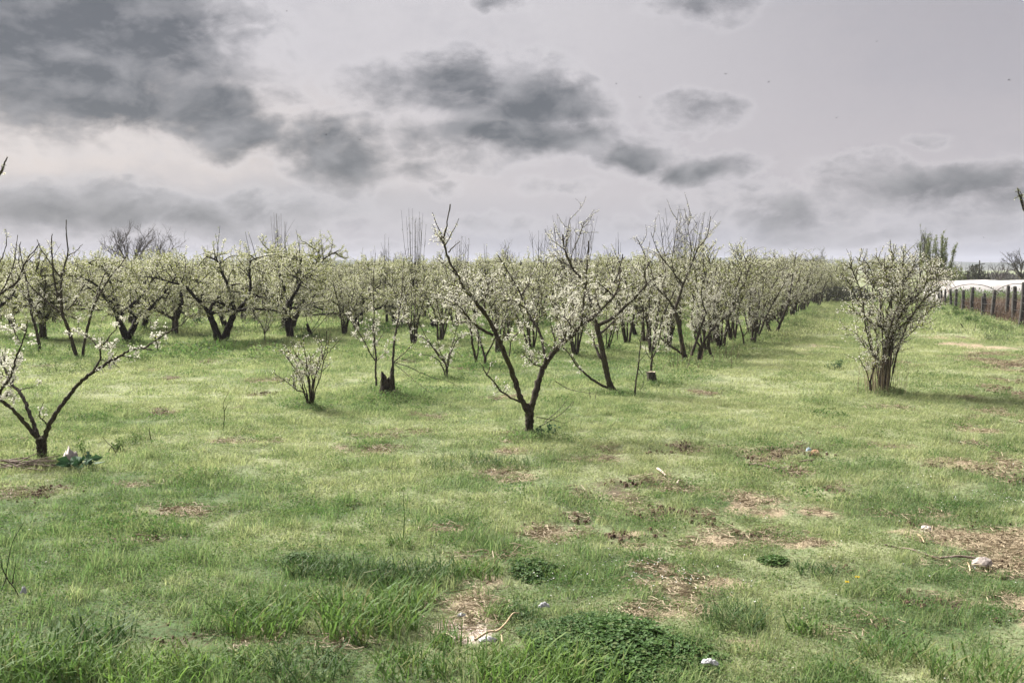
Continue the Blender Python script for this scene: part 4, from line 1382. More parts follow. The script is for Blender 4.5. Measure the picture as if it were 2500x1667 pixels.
# lane row: slender trees
UPR = []
for k in range(5):
    UPR.append(upright(300 + k, H=[2.5, 2.7, 2.3, 2.6, 2.8][k], w=[0.95, 1.15, 0.9, 1.05, 1.25][k], stems=[5, 6, 5, 7, 6][k], dens=0.85, leaf=0.45, twigs=17))
up = [None] * 5
LANE = 'slender trees along the grassy lane'
n = 0
for j in range(0, 26):
    s = 2.6 + j * 1.6
    q = L0 + u * s + rng.normal(0, 0.18, 2) + vv * 0.1
    if s < 0:
        continue
    v = j % 5
    p = Vector((q[0], q[1], float(gz(q[0], q[1]))))
    lab = 'slender several stemmed blossoming tree in the row along the grassy lane'
    if up[v] is None:
        up[v] = build(UPR[v], 'fruit_tree', lab, 'tree', p, LANE, rng.uniform(0, 6.28), bark='bark', fsize=0.032)
    else:
        dup(up[v], p, rng.uniform(0, 6.28), rng.uniform(0.84, 1.02), lab, LANE)
    n += 1
# looser slender trees in the middle ground between the old rows and the lane
for k, (px, py, v, s, lab) in enumerate([
    (1420, 812, 0, 0.95, 'slender tree standing behind and right of the leaning mossy trunk'), (1575, 838, 2, 1.0, 'slender tree behind the sapling shoot of the sawn stump'),
    (1640, 815, 3, 1.05, 'slender tree behind the trunk of the tall dark limbed one'), (980, 800, 2, 0.9, 'slender tree rising behind the whips of the rotten stump'),
    (1110, 805, 4, 0.95, 'slender tree with thin leaders left behind the forked tree'), (1235, 830, 0, 0.8, 'small slender tree between the two arms of the forked tree'),
    (1370, 845, 1, 0.78, 'small slender tree just left of the leaning mossy trunk'), (880, 800, 1, 0.8, 'small slender tree left of the rotten stump, beyond it'),
    (1480, 860, 4, 0.62, 'low slender tree in front of the broken black trunk'),
    (1010, 838, 3, 0.85, 'slender tree between the rotten stump and the small fan shrub, farther off'), (1075, 832, 0, 0.95, 'slender tree straight above the small fan shrub'),
    (1215, 862, 2, 0.8, 'slender tree seen through the left arm of the forked tree'), (1300, 858, 4, 0.82, 'slender tree seen through the fork of the alone standing tree'),
    (1405, 872, 3, 0.75, 'slender tree behind the low side branch of the leaning mossy trunk'), (1590, 862, 1, 0.85, 'slender tree right behind the sawn stump'),
    (1630, 850, 0, 0.95, 'slender tree filling the gap left of the tall dark limbed tree'), (840, 822, 3, 0.75, 'small slender tree right of the small open shrub, far off'),
    (1530, 840, 1, 0.9, 'slender tree just left of the broken black trunk')]):
    p = ground(px, py)
    dup(up[v], p, k * 1.3, s, lab)

# whippy bare tall shoots above the crowns
WH = [
    ((690, 806), (640, 720), 520, 0.35, 15, 'sheaf of pale bare whips rising above the widest crowned tree'),
    ((1010, 800), (985, 1050), 512, 0.5, 20, 'tall sheaf of dark upright whips left of the tall bare tip'),
    ((1395, 800), (1330, 1460), 528, 1.1, 46, 'broad bare fan of fine twigs behind the leaning mossy trunk'),
    ((1310, 800), (1290, 1330), 560, 0.3, 6, 'few thin bare shoots forking above the crowns, right of the forked tree'),
    ((1660, 812), (1590, 1730), 508, 0.95, 32, 'bare fan of forked twigs behind the tall dark limbed tree'),
    ((1500, 802), (1480, 1530), 560, 0.25, 5, 'thin hooked bare shoots between the two bare fans'),
    ((1140, 790), (1110, 1190), 570, 0.45, 9, 'stubby bare branching top behind the forked tree'),
    ((945, 795), (930, 965), 560, 0.2, 4, 'lone thin stem with sparse buds behind the rotten stump'),
]
for k, (base, xr, top, w, n, lab) in enumerate(WH):
    b = ground(*base)
    rngw = np.random.RandomState(700 + k)
    H = at(base[0], top, b.y).z - b.z
    wood, leafp = MB(), []
    stem = grow(rngw, (0, 0, -0.05), (rngw.normal(0, 0.05), rngw.normal(0, 0.05), 1), H * 0.45, 5, 0.05)
    tube(wood, stem, np.linspace(0.055, 0.035, 6), 6, rough=0.1, rng=rngw)
    for q in range(n):
        f = rngw.uniform(0.45, 1)
        p, tt = along(stem, min(f, 0.99))
        a = rngw.uniform(0, 6.28)
        e = rngw.uniform(0.1, 1) * w
        hh = (H - p[2]) * rngw.uniform(0.72, 1.02)
        end = np.array([p[0] + math.cos(a) * e, p[1] + math.sin(a) * e, p[2] + hh])
        ln = smooth_line(np.array([p, p * 0.6 + end * 0.4 + np.array([math.cos(a) * e * 0.25, math.sin(a) * e * 0.25, 0]), end]), 10)
        tube(wood, ln, np.linspace(0.014 if n < 12 else 0.0085, 0.0035, 10), 4, cap=False)
        for z in range(rngw.randint(1, 4) if k in (2, 4, 3, 6) else rngw.randint(0, 2)):
            p2, t2 = along(ln, rngw.uniform(0.35, 0.9))
            tw = grow(rngw, p2, side_dir(rngw, t2, 0.4, 0.2), rngw.uniform(0.25, 0.7), 4, 0.06, 0.03)
            tube(wood, tw, np.linspace(0.007, 0.003, 5), 3, cap=False)
        if k in (1, 6, 7, 4):
            m_ = rngw.poisson(14)
            fi = rngw.randint(3, 10, m_)
            leafp.append(ln[fi] + rngw.normal(0, 0.02, (m_, 3)))
    root = thing('bare_tree', lab, 'tree', b)
    wood.obj('trunk', M['twig_far'] if k in (0, 2) else M['bark_dark'], root)
    if leafp:
        mb = MB()
        leaflets(mb, np.concatenate(leafp), 0.045, 0.02, rngw, 0)
        mb.obj('foliage', M['bud'], root, smooth=False)

# ------------------------------------------------------------------ far trees and hedges
def far_tree(px, dist, top_py, w_px, seed, label, bark='twig_far', **kw):
    x = (px - 1250) / F_PX * dist
    H = at(px, top_py, dist).z
    t = bare_tree(seed, H=H, w=w_px / F_PX * dist, **kw)
    return build(t, 'bare_tree', label, 'tree', (x, dist, 0), None, 0, bark=bark, lsize=0.09, leafm='willow', crown='crown')


far_tree(330, 92, 562, 80, 801, 'large bare round headed tree rising behind the orchard at left', fine=1.0, r0=0.16, n1=8, levels=3)
far_tree(397, 96, 577, 60, 802, 'smaller bare tree close right of the large bare round headed one', fine=0.9, r0=0.12, n1=6, levels=3)
far_tree(1237, 110, 612, 40, 803, 'small tan bushy topped tree on the skyline above the forked tree', n1=9, fine=0.8, r0=0.1)
far_tree(962, 120, 618, 60, 804, 'hazy bare tree on the skyline behind the rotten stump', fine=0.8, r0=0.12)
far_tree(1870, 115, 628, 60, 805, 'hazy bare tree on the skyline left of the lane end', fine=0.8, r0=0.12)
far_tree(1995, 120, 622, 70, 806, 'pale twiggy tree on the skyline at the lane end', fine=0.8, r0=0.12, green=3)
far_tree(1480, 125, 612, 60, 807, 'hazy bare tree on the skyline right of the broad bare fan', fine=0.8, r0=0.12)
far_tree(2438, 122, 648, 62, 808, 'small bare fan shaped tree behind the white tunnels', fine=0.8, r0=0.14, trunk=0.3, n1=8)
far_tree(2488, 96, 612, 70, 809, 'tall dark bare tree behind the white tunnels at the right edge', bark='bark', fine=0.8, r0=0.15, trunk=0.35, n1=8)
far_tree(2246, 88, 592, 30, 810, 'thin leafing tree left half of the olive green willow', fine=0.7, r0=0.13, trunk=0.3, n1=6, green=6.0, steep=1.5, open_=0.5, bark='bark')
t = Tree(811)
Hw = at(2300, 572, 84).z
for k in range(17):
    xo, yo = t.rng.uniform(-1.55, 1.5), t.rng.uniform(-0.9, 0.9)
    hh = Hw * t.rng.uniform(0.78, 1.0) * (1.0 if abs(xo) < 1.1 else 0.86)
    ln = smooth_line(np.array([[0, 0, -0.1 if k < 2 else 0.5], [xo * 0.55, yo * 0.5, 1.5], [xo * 0.95, yo, hh * 0.62], [xo * 1.03 + t.rng.normal(0, 0.12), yo, hh]]), 14)
    tube(t.wood, ln, np.linspace(0.16 if k < 2 else 0.07, 0.012, 14), 6)
    t.flowers_on(ln, 85, 0.22, 0.42, 1.0, 1.0)
    for q in range(9):
        p, tt = along(ln, t.rng.uniform(0.35, 0.97))
        tw = grow(t.rng, p, side_dir(t.rng, tt, 0.35, 0.5), t.rng.uniform(0.3, 0.8), 4, 0.08, 0.08)
        tube(t.twig, tw, np.linspace(0.012, 0.005, 5), 3, cap=False)
        t.flowers_on(tw, 55, 0.10, 0.0, 1.0, 1.0)
build(t, 'willow_tree', 'olive green leafing willow above the bush, right of the lane', 'tree', ((2290 - 1250) / F_PX * 84, 84, 0), bark='bark_dark', lsize=0.12, leafm='willow')


def hedge(px0, px1, dist, top_py, depth, seed, label, material, n, size=0.3, name='hedge'):
    rngh = np.random.RandomState(seed)
    x0, x1 = (px0 - 1250) / F_PX * dist, (px1 - 1250) / F_PX * dist
    H = at(1250, top_py, dist).z
    x = rngh.uniform(x0, x1, n)
    top = H * (0.68 + 0.42 * vnoise(x, x * 0 + seed, 0.7, 3)) * np.clip(np.minimum(x - x0, x1 - x) / 1.2 + 0.35, 0, 1)
    z = top * rngh.uniform(0.0, 1, n) ** 0.7
    y = rngh.uniform(-0.5, 0.5, n) * depth
    c = np.stack([x - (x0 + x1) / 2, y, z], -1)
    mb = MB()
    leaflets(mb, c, size, size * 0.4, rngh, 1, 0.9)
    for q in range(n // 25):
        p = c[rngh.randint(n)] * np.array([1, 1, 0.4])
        tw = grow(rngh, (p[0], p[1], 0), (rngh.normal(0, 0.15), 0, 1), H * rngh.uniform(0.6, 1.12), 4, 0.06)
        tube(mb, tw, np.linspace(0.03, 0.01, 5), 3, 0, cap=False)
    o = mb.obj(name, [M['twig_far'], material], None, ((x0 + x1) / 2, dist, 0), smooth=False)
    return tag(o, label, 'hedge')


hedge(2352, 2402, 92, 650, 2.5, 1, 'dark twiggy hedge clump behind the white tunnels, right of the willow', M['dark_hedge'], 1500, 0.28)
hedge(2300, 2352, 90, 646, 2.5, 2, 'olive green bushes below the willow', M['willow'], 1100, 0.25)
hedge(2396, 2700, 150, 668, 5.0, 3, 'long low grey hedge far behind the white tunnels', M['grey_hedge'], 3600, 0.4)
hedge(1930, 2130, 64, 700, 3.0, 4, 'dark evergreen undergrowth closing the far end of the lane', M['dark_hedge'], 2400, 0.22)
hedge(1380, 2000, 135, 640, 6.0, 5, 'long hazy grey tree belt below the hills', M['grey_hedge'], 5000, 0.5)
hedge(-300, 700, 140, 640, 6.0, 6, 'long grey tree belt behind the orchard at left', M['grey_hedge'], 6000, 0.5)
hedge(680, 1390, 145, 642, 6.0, 7, 'long grey tree belt behind the orchard in the middle', M['grey_hedge'], 5000, 0.5)
hedge(-300, 600, 88, 715, 3.0, 8, 'dark shrubs at the back of the orchard at left', M['dark_hedge'], 4200, 0.22)
hedge(600, 1950, 90, 712, 3.0, 9, 'dark shrubs at the back of the orchard, middle to lane', M['dark_hedge'], 6000, 0.22)

# utility pole
d = 150.0
x = (2388 - 1250) / F_PX * d
root = thing('utility_pole', 'small grey pole with crossbar beyond the dark hedge clump', 'pole', (x, d, 0))
H = at(2388, 636, d).z
mb = MB()
tube(mb, [(0, 0, 0), (0, 0, H * 0.5), (0, 0, H)], [0.13, 0.12, 0.10], 8)
mb.obj('shaft', M['dark_metal'], root)
mb = MB()
tube(mb, [(-0.75, 0, H * 0.80), (0, 0, H * 0.82), (0.8, 0, H * 0.86)], [0.07, 0.08, 0.07], 6)
tube(mb, [(-0.45, 0, H * 0.72), (0.0, 0, H * 0.81)], [0.04, 0.04], 5)
mb.obj('crossbar', M['dark_metal'], root)

# ------------------------------------------------------------------ white tunnels
def tunnel(cx, y0, y1, r, hgt, label, seed, along_x=False, hoops=5):
    rngt = np.random.RandomState(seed)
    root = thing('polytunnel', label, 'greenhouse', (cx, (y0 + y1) / 2 if along_x else y0, 0))
    n, k = 17, 24 if along_x else 14
    th = np.linspace(0, math.pi, n)
    mb = MB()
    V = []
    L = y1 - y0
    for i in range(k):
        f = i / (k - 1)
        sag = 0.05 * math.sin(f * math.pi * (hoops - 1)) ** 2
        rr = 1 - sag + 0.02 * rngt.uniform(-1, 1, n)
        a, z = np.cos(th) * r * rr, np.sin(th) ** 0.8 * hgt * rr
        V.append(np.stack([np.full(n, (f - 0.5) * L), a, z], -1) if along_x else np.stack([a, np.full(n, f * L), z], -1))
    V = np.concatenate(V)
    i = np.arange(k - 1)[:, None] * n
    j = np.arange(n - 1)[None, :]
    mb.add(V, np.stack([i + j, i + j + 1, i + n + j + 1, i + n + j], -1).reshape(-1, 4))
    mb.obj('cover', M['film'], root)
    for e in (0, k - 1):
        mb = MB()
        ring = V[e * n:(e + 1) * n] * 0.99
        c = ring.mean(0)
        c[2] = hgt * 0.4
        vs = np.vstack([ring, c[None]])
        mb.add(vs, np.stack([np.arange(n - 1), np.arange(1, n), np.full(n - 1, n)], -1))
        mb.obj('end_panel', M['film'], root)
        mb = MB()
        tube(mb, V[e * n:(e + 1) * n] * 1.012, np.full(n, 0.025), 6)
        mb.obj('hoop', M['stick'], root)
    return root


dT = 58.0
X_ = lambda px, d_: (px - 1250) / F_PX * d_
tunnel(X_(2292, 62) + 12, 62 - 12, 62 + 12, 1.9, 1.33, 'long low white tunnel lying crosswise behind the fence posts', 3, True, 9)
tunnel(X_(2285, 70) + 13, 70 - 13, 70 + 13, 2.2, 1.40, 'second long white tunnel just behind the first one', 5, True, 9)
for px, d_, wpx, hh, lab in ((2372, 58.0, 150, 1.30, 'wide bare hoop arching before the white tunnel, left of three'), (2482, 57.0, 130, 1.34, 'wide bare hoop before the white tunnel at the right edge'), (2436, 56.0, 54, 0.98, 'small bare hoop between the two wide ones')):
    r_ = wpx / F_PX * d_ * 0.5
    th = np.linspace(0, math.pi, 19)
    mb = MB()
    tube(mb, np.stack([np.cos(th) * r_, 0 * th, np.sin(th) ** 0.8 * hh - 0.02], -1), np.full(19, 0.022), 6)
    tag(mb.obj('tunnel_hoop', M['stick'], None, (X_(px, d_), d_, 0)), lab, 'hoop')
bpy.context.view_layer.update()

# ------------------------------------------------------------------ wire fence
root = thing('wire_fence', 'leaning wire fence on dark weathered wooden posts along the brown field', 'fence', FENCE_A)
rngf = np.random.RandomState(12)
posts = [(2478, 700, 39.0, 10), (2462, 698, 41.5, 8), (2429, 709, 43.0, 8), (2403, 716, 45.0, 7), (2399, 724, 44.0, 6), (2376, 702, 47.0, 8), (2352, 709, 50.0, 7), (2335, 707, 52.5, 6),
         (2320, 706, 55.0, 6), (2308, 706, 57.0, 5), (2298, 706, 59.5, 5), (2291, 706, 62.0, 5), (2500, 690, 36.0, 10), (2530, 690, 33.0, 10)]
for px, top, dist, w in posts:
    p = at(px, top, dist)
    base = Vector((p.x + rngf.normal(0, 0.05), dist, float(gz(p.x, dist)) - 0.1)) - root.location
    tp = p - root.location
    mb = MB()
    r_ = w * 1.12 / F_PX * dist * 0.5
    L = smooth_line(np.array([base, base * 0.5 + tp * 0.5 + Vector((rngf.normal(0, 0.03), 0, 0)), tp]), 7)
    tube(mb, L, r_ * np.array([1.1, 1.05, 1.0, 1, 1, 0.97, 0.9]), 8, rough=0.12, rng=rngf)
    mb.obj('post', M['post'], root)
sp = sorted(posts, key=lambda q: q[2])
for hz in (0.35, 0.65, 0.95, 1.2):
    mb = MB()
    L = []
    for px, top, dist, w in sp:
        p = at(px, top, dist)
        L.append(np.array((p.x - 0.05, dist - 0.05, min(hz, p.z - 0.06) + rngf.normal(0, 0.03))) - np.array(root.location))
    tube(mb, smooth_line(np.array(L), 60), np.full(60, 0.006), 4)
    mb.obj('wire', M['dark_metal'], root)
# brush heap by the fence
b = Vector((X_(2432, 43.5), 43.2, 0))
mb = MB()
for k in range(60):
    L = grow(rngf, (rngf.normal(0, 0.35), rngf.normal(0, 0.2), 0), (rngf.normal(0.5, 0.5), rngf.normal(0, 0.3), rngf.uniform(0.4, 1.2)), rngf.uniform(0.5, 1.3), 5, 0.12)
    tube(mb, L, np.linspace(0.012, 0.004, 6), 4, cap=False)
tag(mb.obj('brushwood_pile', M['stick'], None, b), 'tangle of grey cut branches leaning on the fence posts', 'brushwood')

# back wall and hives glimpsed under the crowns
def box(mb, c, s, mi=0, bev=0.0):
    c, s = np.array(c, float), np.array(s, float) * 0.5
    V = np.array([[x, y, z] for x in (-1, 1) for y in (-1, 1) for z in (-1, 1)]) * s + c
    mb.add(V, np.array([[0, 1, 3, 2], [4, 6, 7, 5], [0, 4, 5, 1], [2, 3, 7, 6], [0, 2, 6, 4], [1, 5, 7, 3]]), mi)


root = thing('garden_wall', 'long low pale grey wall glimpsed under the crowns at left', 'wall', (X_(200, 84), 84, 0))
mb = MB()
box(mb, (0, 0, 0.45), (26, 0.25, 0.9))
mb.obj('wall_body', M['wall'], root, smooth=False)
mb = MB()
box(mb, (0, 0, 0.943), (26.1, 0.34, 0.08))
mb.obj('coping', M['hive'], root, smooth=False)
p = ground(608, 790)
root = thing('beehive', 'grey boxy hive with flat lid on a stand between two old trunks', 'beehive', p)
mb = MB()
box(mb, (0, 0, 0.75), (0.5, 0.45, 0.3))
box(mb, (0, 0, 1.003), (0.48, 0.43, 0.2))
mb.obj('box', M['hive'], root, smooth=False)
mb = MB()
box(mb, (0, 0, 1.13), (0.56, 0.5, 0.05))
mb.obj('lid', M['wall'], root, smooth=False)
for sx in (-0.2, 0.2):
    for sy in (-0.17, 0.17):
        mb = MB()
        box(mb, (sx, sy, 0.297), (0.05, 0.05, 0.6))
        mb.obj('leg', M['dark_metal'], root, smooth=False)

# ------------------------------------------------------------------ grass, one object of instanced tufts
def blade_tuft(rng, n, rad, h0, h1, w, droop=0.35, seg=2, erect=0.35):
    mb = MB()
    a = rng.uniform(0, 6.28, n)
    rr = rad * np.sqrt(rng.rand(n))
    base = np.stack([np.cos(a) * rr, np.sin(a) * rr, np.full(n, -0.012)], -1)
    h = rng.uniform(h0, h1, n)
    d = rng.uniform(0, 6.28, n)
    out = np.stack([np.cos(d), np.sin(d), np.zeros(n)], -1)
    side = np.stack([-np.sin(d + rng.normal(0, 0.8, n)), np.cos(d), np.zeros(n)], -1)
    ln = rng.uniform(0.1, 1.0, n) * erect
    ww = w * rng.uniform(0.7, 1.3, n)
    rows = []
    for k in range(seg + 1):
        f = k / seg
        z = h * (f - droop * 0.45 * f * f * rng.uniform(0.4, 1.3, n))
        o = h * (ln * f + droop * f * f * rng.uniform(0.3, 1.2, n))
        c = base + out * o[:, None] + np.array([0, 0, 1]) * z[:, None]
        if k < seg:
            tw = ww * (1 - 0.45 * f)
            rows += [c - side * tw[:, None] * 0.5, c + side * tw[:, None] * 0.5]
        else:
            rows.append(c)
    V = np.stack(rows, 1)
    m_ = V.shape[1]
    b = np.arange(n)[:, None] * m_
    mb.add(V.reshape(-1, 3), np.zeros((0, 4), int))
    for k in range(seg - 1):
        mb.f.append(np.concatenate([b + 2 * k, b + 2 * k + 1, b + 2 * k + 3, b + 2 * k + 2], 1))
        mb.m.append(np.zeros(n, int))
    mb.f.append(np.concatenate([b + 2 * (seg - 1), b + 2 * (seg - 1) + 1, b + 2 * seg], 1))
    mb.m.append(np.zeros(n, int))
    return mb


def weed_tuft(rng, n, rad, h, L):
    mb = MB()
    a = rng.uniform(0, 6.28, n)
    rr = rad * np.sqrt(rng.rand(n))
    c = np.stack([np.cos(a) * rr, np.sin(a) * rr, rng.uniform(0, 1, n) ** 1.2 * h * (1.1 - (rr / rad) ** 2)], -1)
    D = unit(rng, n)
    D[:, 2] = np.abs(D[:, 2]) * 0.5
    leaflets(mb, c, L, L * 0.6, rng, 0, 0, D)
    return mb


def unlinked(mb, name, mats):
    return bpy.data.objects.new(name, mb.mesh(name, mats, False))


def scatter(name, pts, attrs, sources, label, cat):
    """one object: points carrying rotation, size, tint and kind; geometry nodes draw a tuft at each"""
    me = bpy.data.meshes.new(name)
    me.vertices.add(len(pts))
    me.vertices.foreach_set('co', np.asarray(pts, np.float32).ravel())
    for k, v in attrs.items():
        v = np.asarray(v)
        t_ = 'INT' if v.dtype.kind == 'i' else ('FLOAT_VECTOR' if v.ndim == 2 else 'FLOAT')
        a = me.attributes.new(k, t_, 'POINT')
        a.data.foreach_set('vector' if t_ == 'FLOAT_VECTOR' else 'value', v.astype(np.int32 if t_ == 'INT' else np.float32).ravel())
    o = bpy.data.objects.new(name, me)
    C.objects.link(o)
    ng = bpy.data.node_groups.new(name + '_tufts', 'GeometryNodeTree')
    ng.interface.new_socket('Geometry', in_out='INPUT', socket_type='NodeSocketGeometry')
    ng.interface.new_socket('Geometry', in_out='OUTPUT', socket_type='NodeSocketGeometry')
    N, Lk = ng.nodes, ng.links
    gi = N.new('NodeGroupInput')
    go = N.new('NodeGroupOutput')
    g2i = N.new('GeometryNodeGeometryToInstance')
    for s in reversed(sources):
        oi = N.new('GeometryNodeObjectInfo')
        oi.inputs['Object'].default_value = s
        Lk.new(oi.outputs['Geometry'], g2i.inputs[0])
    iop = N.new('GeometryNodeInstanceOnPoints')
    Lk.new(gi.outputs[0], iop.inputs['Points'])
    Lk.new(g2i.outputs[0], iop.inputs['Instance'])
    iop.inputs['Pick Instance'].default_value = True

    def named(nm, t_):
        q = N.new('GeometryNodeInputNamedAttribute')
        q.data_type = t_
        q.inputs['Name'].default_value = nm
        return q.outputs['Attribute']
    Lk.new(named('kind_index', 'INT'), iop.inputs['Instance Index'])
    Lk.new(named('rot', 'FLOAT_VECTOR'), iop.inputs['Rotation'])
    Lk.new(named('size', 'FLOAT_VECTOR'), iop.inputs['Scale'])
    Lk.new(iop.outputs[0], go.inputs[0])
    md = o.modifiers.new('tufts', 'NODES')
    md.node_group = ng
    return tag(o, label, cat, None, 'stuff')


rg = np.random.RandomState(33)
SRC = []
for k in range(3):
    SRC.append(unlinked(blade_tuft(rg, 70, 0.13, 0.025, 0.075, 0.0032), 'fine_tuft', M['grass']))       # 0-2 near fine
for k in range(2):
    SRC.append(unlinked(weed_tuft(rg, 75, 0.13, 0.06, 0.017), 'weed_tuft', M['weed']))                  # 3-4 near weeds
for k in range(2):
    SRC.append(unlinked(blade_tuft(rg, 55, 0.10, 0.07, 0.16, 0.0045, 0.5), 'mid_tuft', M['grass']))     # 5-6 longer grass
for k in range(3):
    SRC.append(unlinked(blade_tuft(rg, 120, 0.30, 0.035, 0.10, 0.0065), 'lawn_tuft', M['grass']))       # 7-9 middle distance
for k in range(2):
    SRC.append(unlinked(weed_tuft(rg, 150, 0.30, 0.09, 0.03), 'lawn_weed', M['weed']))                  # 10-11
for k in range(2):
    SRC.append(unlinked(blade_tuft(rg, 150, 0.65, 0.06, 0.16, 0.014), 'far_tuft', M['grass']))          # 12-13 far
SRC.append(unlinked(weed_tuft(rg, 170, 0.55, 0.20, 0.06), 'far_weed', M['weed']))                       # 14


def spread(y0, y1, per_m2, margin=1.5):
    half0 = 1250 / F_PX
    w = 2 * (half0 * y1 + margin)
    n = int(per_m2 * w * (y1 - y0))
    x = rg.uniform(-w / 2, w / 2, n)
    y = rg.uniform(y0, y1, n)
    k = np.abs(x) < half0 * y + margin
    return x[k], y[k]


P_, K_, S_, T_ = [], [], [], []


def lay(x, y, kinds, probs, s0, s1, thin=1.0, tadd=0.0):
    bm, bk = bare_mask(x, y)
    fm = field_mask(x, y)
    keep = (rg.rand(len(x)) > np.clip(bm * 1.05 * thin + (fnoise(x, y, 2.6, 21) < 0.37) * 0.6, 0, 0.985)) & (fm < 0.3)
    x, y, bm = x[keep], y[keep], bm[keep]
    t = np.clip(tint_map(x, y) + rg.normal(0, 0.24, len(x)) + tadd, 0, 1)
    kk = rg.choice(kinds, len(x), p=probs)
    P_.append(np.stack([x, y, gz(x, y)], -1))
    K_.append(kk)
    s = rg.uniform(s0, s1, len(x)) * (1 - 0.35 * bm)
    hs = s * (0.40 + 1.15 * fnoise(x, y, 1.3, 23)) * (0.80 + 0.45 * t)
    S_.append(np.stack([s, s, hs], -1))
    T_.append(t)


x, y = spread(4.0, 9.5, 150)
lay(x, y, [0, 1, 2, 3, 4, 5, 6], [0.13, 0.13, 0.13, 0.26, 0.26, 0.045, 0.045], 0.7, 1.2)
x, y = spread(9.5, 17, 95)
lay(x, y, [0, 1, 2, 3, 4, 5, 6], [0.19, 0.19, 0.19, 0.19, 0.19, 0.025, 0.025], 0.9, 1.35)
x, y = spread(9.5, 17, 8)
lay(x, y, [7, 8, 9], [0.34, 0.33, 0.33], 0.7, 1.0)
x, y = spread(17, 32, 19, 3)
lay(x, y, [7, 8, 9, 10, 11], [0.26, 0.26, 0.26, 0.11, 0.11], 0.8, 1.3)
x, y = spread(32, 70, 3.2, 5)
lay(x, y, [12, 13, 14], [0.42, 0.42, 0.16], 0.8, 1.3)
# darker weedy clumps dotted over the lawn
x, y = spread(8, 30, 9)
k = fnoise(x, y, 0.75, 31) > 0.63
lay(x[k], y[k], [10, 11, 5, 6], [0.32, 0.32, 0.18, 0.18], 0.6, 1.1, 1.0, 0.45)
# taller weedy growth under the old trees and among the stumps
x, y = spread(22, 40, 3.0, 3)
k = (x < 0.38 * y - 5.2) & (fnoise(x, y, 0.35, 30) > 0.47)
lay(x[k], y[k], [10, 11, 14], [0.4, 0.4, 0.2], 0.9, 1.5, 1.0, 0.25)
# longer grass left standing round the trunks
for bx, by in BASES + [(a, b) for a, b, c in used]:
    n_ = 34 if by < 20 else 26
    a = rg.uniform(0, 6.28, n_)
    q = np.abs(rg.normal(0, 0.22 if by < 20 else 0.4, n_)) + 0.05
    lay(bx + np.cos(a) * q, by + np.sin(a) * q, [5, 6, 10, 11], [0.35, 0.35, 0.15, 0.15], 0.8, 1.5, 0.0, 0.35)
# weed strips along the fence and the lane row
s = rg.uniform(0, 1, 260)
fx = FENCE_A.x + (FENCE_B.x - FENCE_A.x) * s - 0.5 + rg.normal(0, 0.45, 260)
fy = FENCE_A.y + (FENCE_B.y - FENCE_A.y) * s + rg.normal(0, 0.2, 260)
lay(fx, fy, [14, 11], [0.25, 0.75], 0.45, 0.8, 0.0, 0.35)
s = rg.uniform(-2, 38, 420)
qx = L0[0] + u[0] * s + rg.normal(0, 0.4, 420)
qy = L0[1] + u[1] * s + rg.normal(0, 0.2, 420)
lay(qx, qy, [14, 11, 10], [0.4, 0.3, 0.3], 0.7, 1.2, 0.0, 0.15)
pts = np.concatenate(P_)
npt = len(pts)
rot = np.stack([rg.normal(0, 0.10, npt), rg.normal(0, 0.10, npt), rg.uniform(0, 6.28, npt)], -1)
scatter('grass', pts, {'kind_index': np.concatenate(K_).astype(int), 'rot': rot, 'size': np.concatenate(S_), 'tint': np.concatenate(T_)}, SRC,
        'short rough orchard grass and low weeds covering the lawn', 'grass')
print('tufts', npt)

# straw and clods on the bare patches
SS = []
for k in range(3):
    mb = MB()
    for q in range(38):
        a = rg.uniform(0, 6.28)
        c = np.array([rg.normal(0, 0.07), rg.normal(0, 0.07), rg.uniform(0.002, 0.03)])
        d_ = np.array([math.cos(a), math.sin(a), rg.normal(0, 0.18)]) * rg.uniform(0.02, 0.10)
        tube(mb, [c - d_ * 0.5, c + np.array([0, 0, rg.normal(0, 0.004)]), c + d_ * 0.5], np.full(3, rg.uniform(0.0012, 0.0028)), 3, cap=False)
    SS.append(unlinked(mb, 'straw_tuft', M['straw']))
for k in range(2):
    mb = MB()
    for q in range(9):
        c = np.array([rg.normal(0, 0.09), rg.normal(0, 0.09), 0.004])
        r_ = rg.uniform(0.006, 0.020)
        th = np.arange(6) * math.pi / 3
        ring = np.stack([np.cos(th), np.sin(th), np.zeros(6)], -1) * rg.uniform(0.7, 1.2, (6, 1)) * r_
        top = ring * 0.65 + np.array([0, 0, r_ * 0.7])
        Vv = np.vstack([ring - [0, 0, 0.01], top, [[0, 0, r_ * 0.95]]]) + c
        jj = np.arange(6)
        mb.add(Vv, np.stack([jj, (jj + 1) % 6, 6 + (jj + 1) % 6, 6 + jj], -1))
        mb.add(Vv, np.stack([6 + jj, 6 + (jj + 1) % 6, np.full(6, 12)], -1))
    SS.append(unlinked(mb, 'clod', M['clod']))
x, y = spread(4.2, 26, 58)
bm, bk = bare_mask(x, y)
k = rg.rand(len(bm)) < np.clip(bm * 1.6 - 0.25, 0, 1)
x, y, bk = x[k], y[k], bk[k]
kk = np.where(bk > 0.5, rg.choice([0, 1, 2, 3], len(x), p=[0.32, 0.32, 0.31, 0.05]), rg.choice([0, 1, 3, 4], len(x), p=[0.27, 0.27, 0.23, 0.23]))
sz = rg.uniform(0.7, 1.5, len(x))
scatter('straw_litter', np.stack([x, y, gz(x, y)], -1), {'kind_index': kk.astype(int), 'rot': np.stack([x * 0, x * 0, rg.uniform(0, 6.28, len(x))], -1), 'size': np.stack([sz] * 3, -1), 'tint': rg.rand(len(x))}, SS,
        'dry straw bits and soil clods strewn over the bare patches', 'litter')
print('litter', len(x))

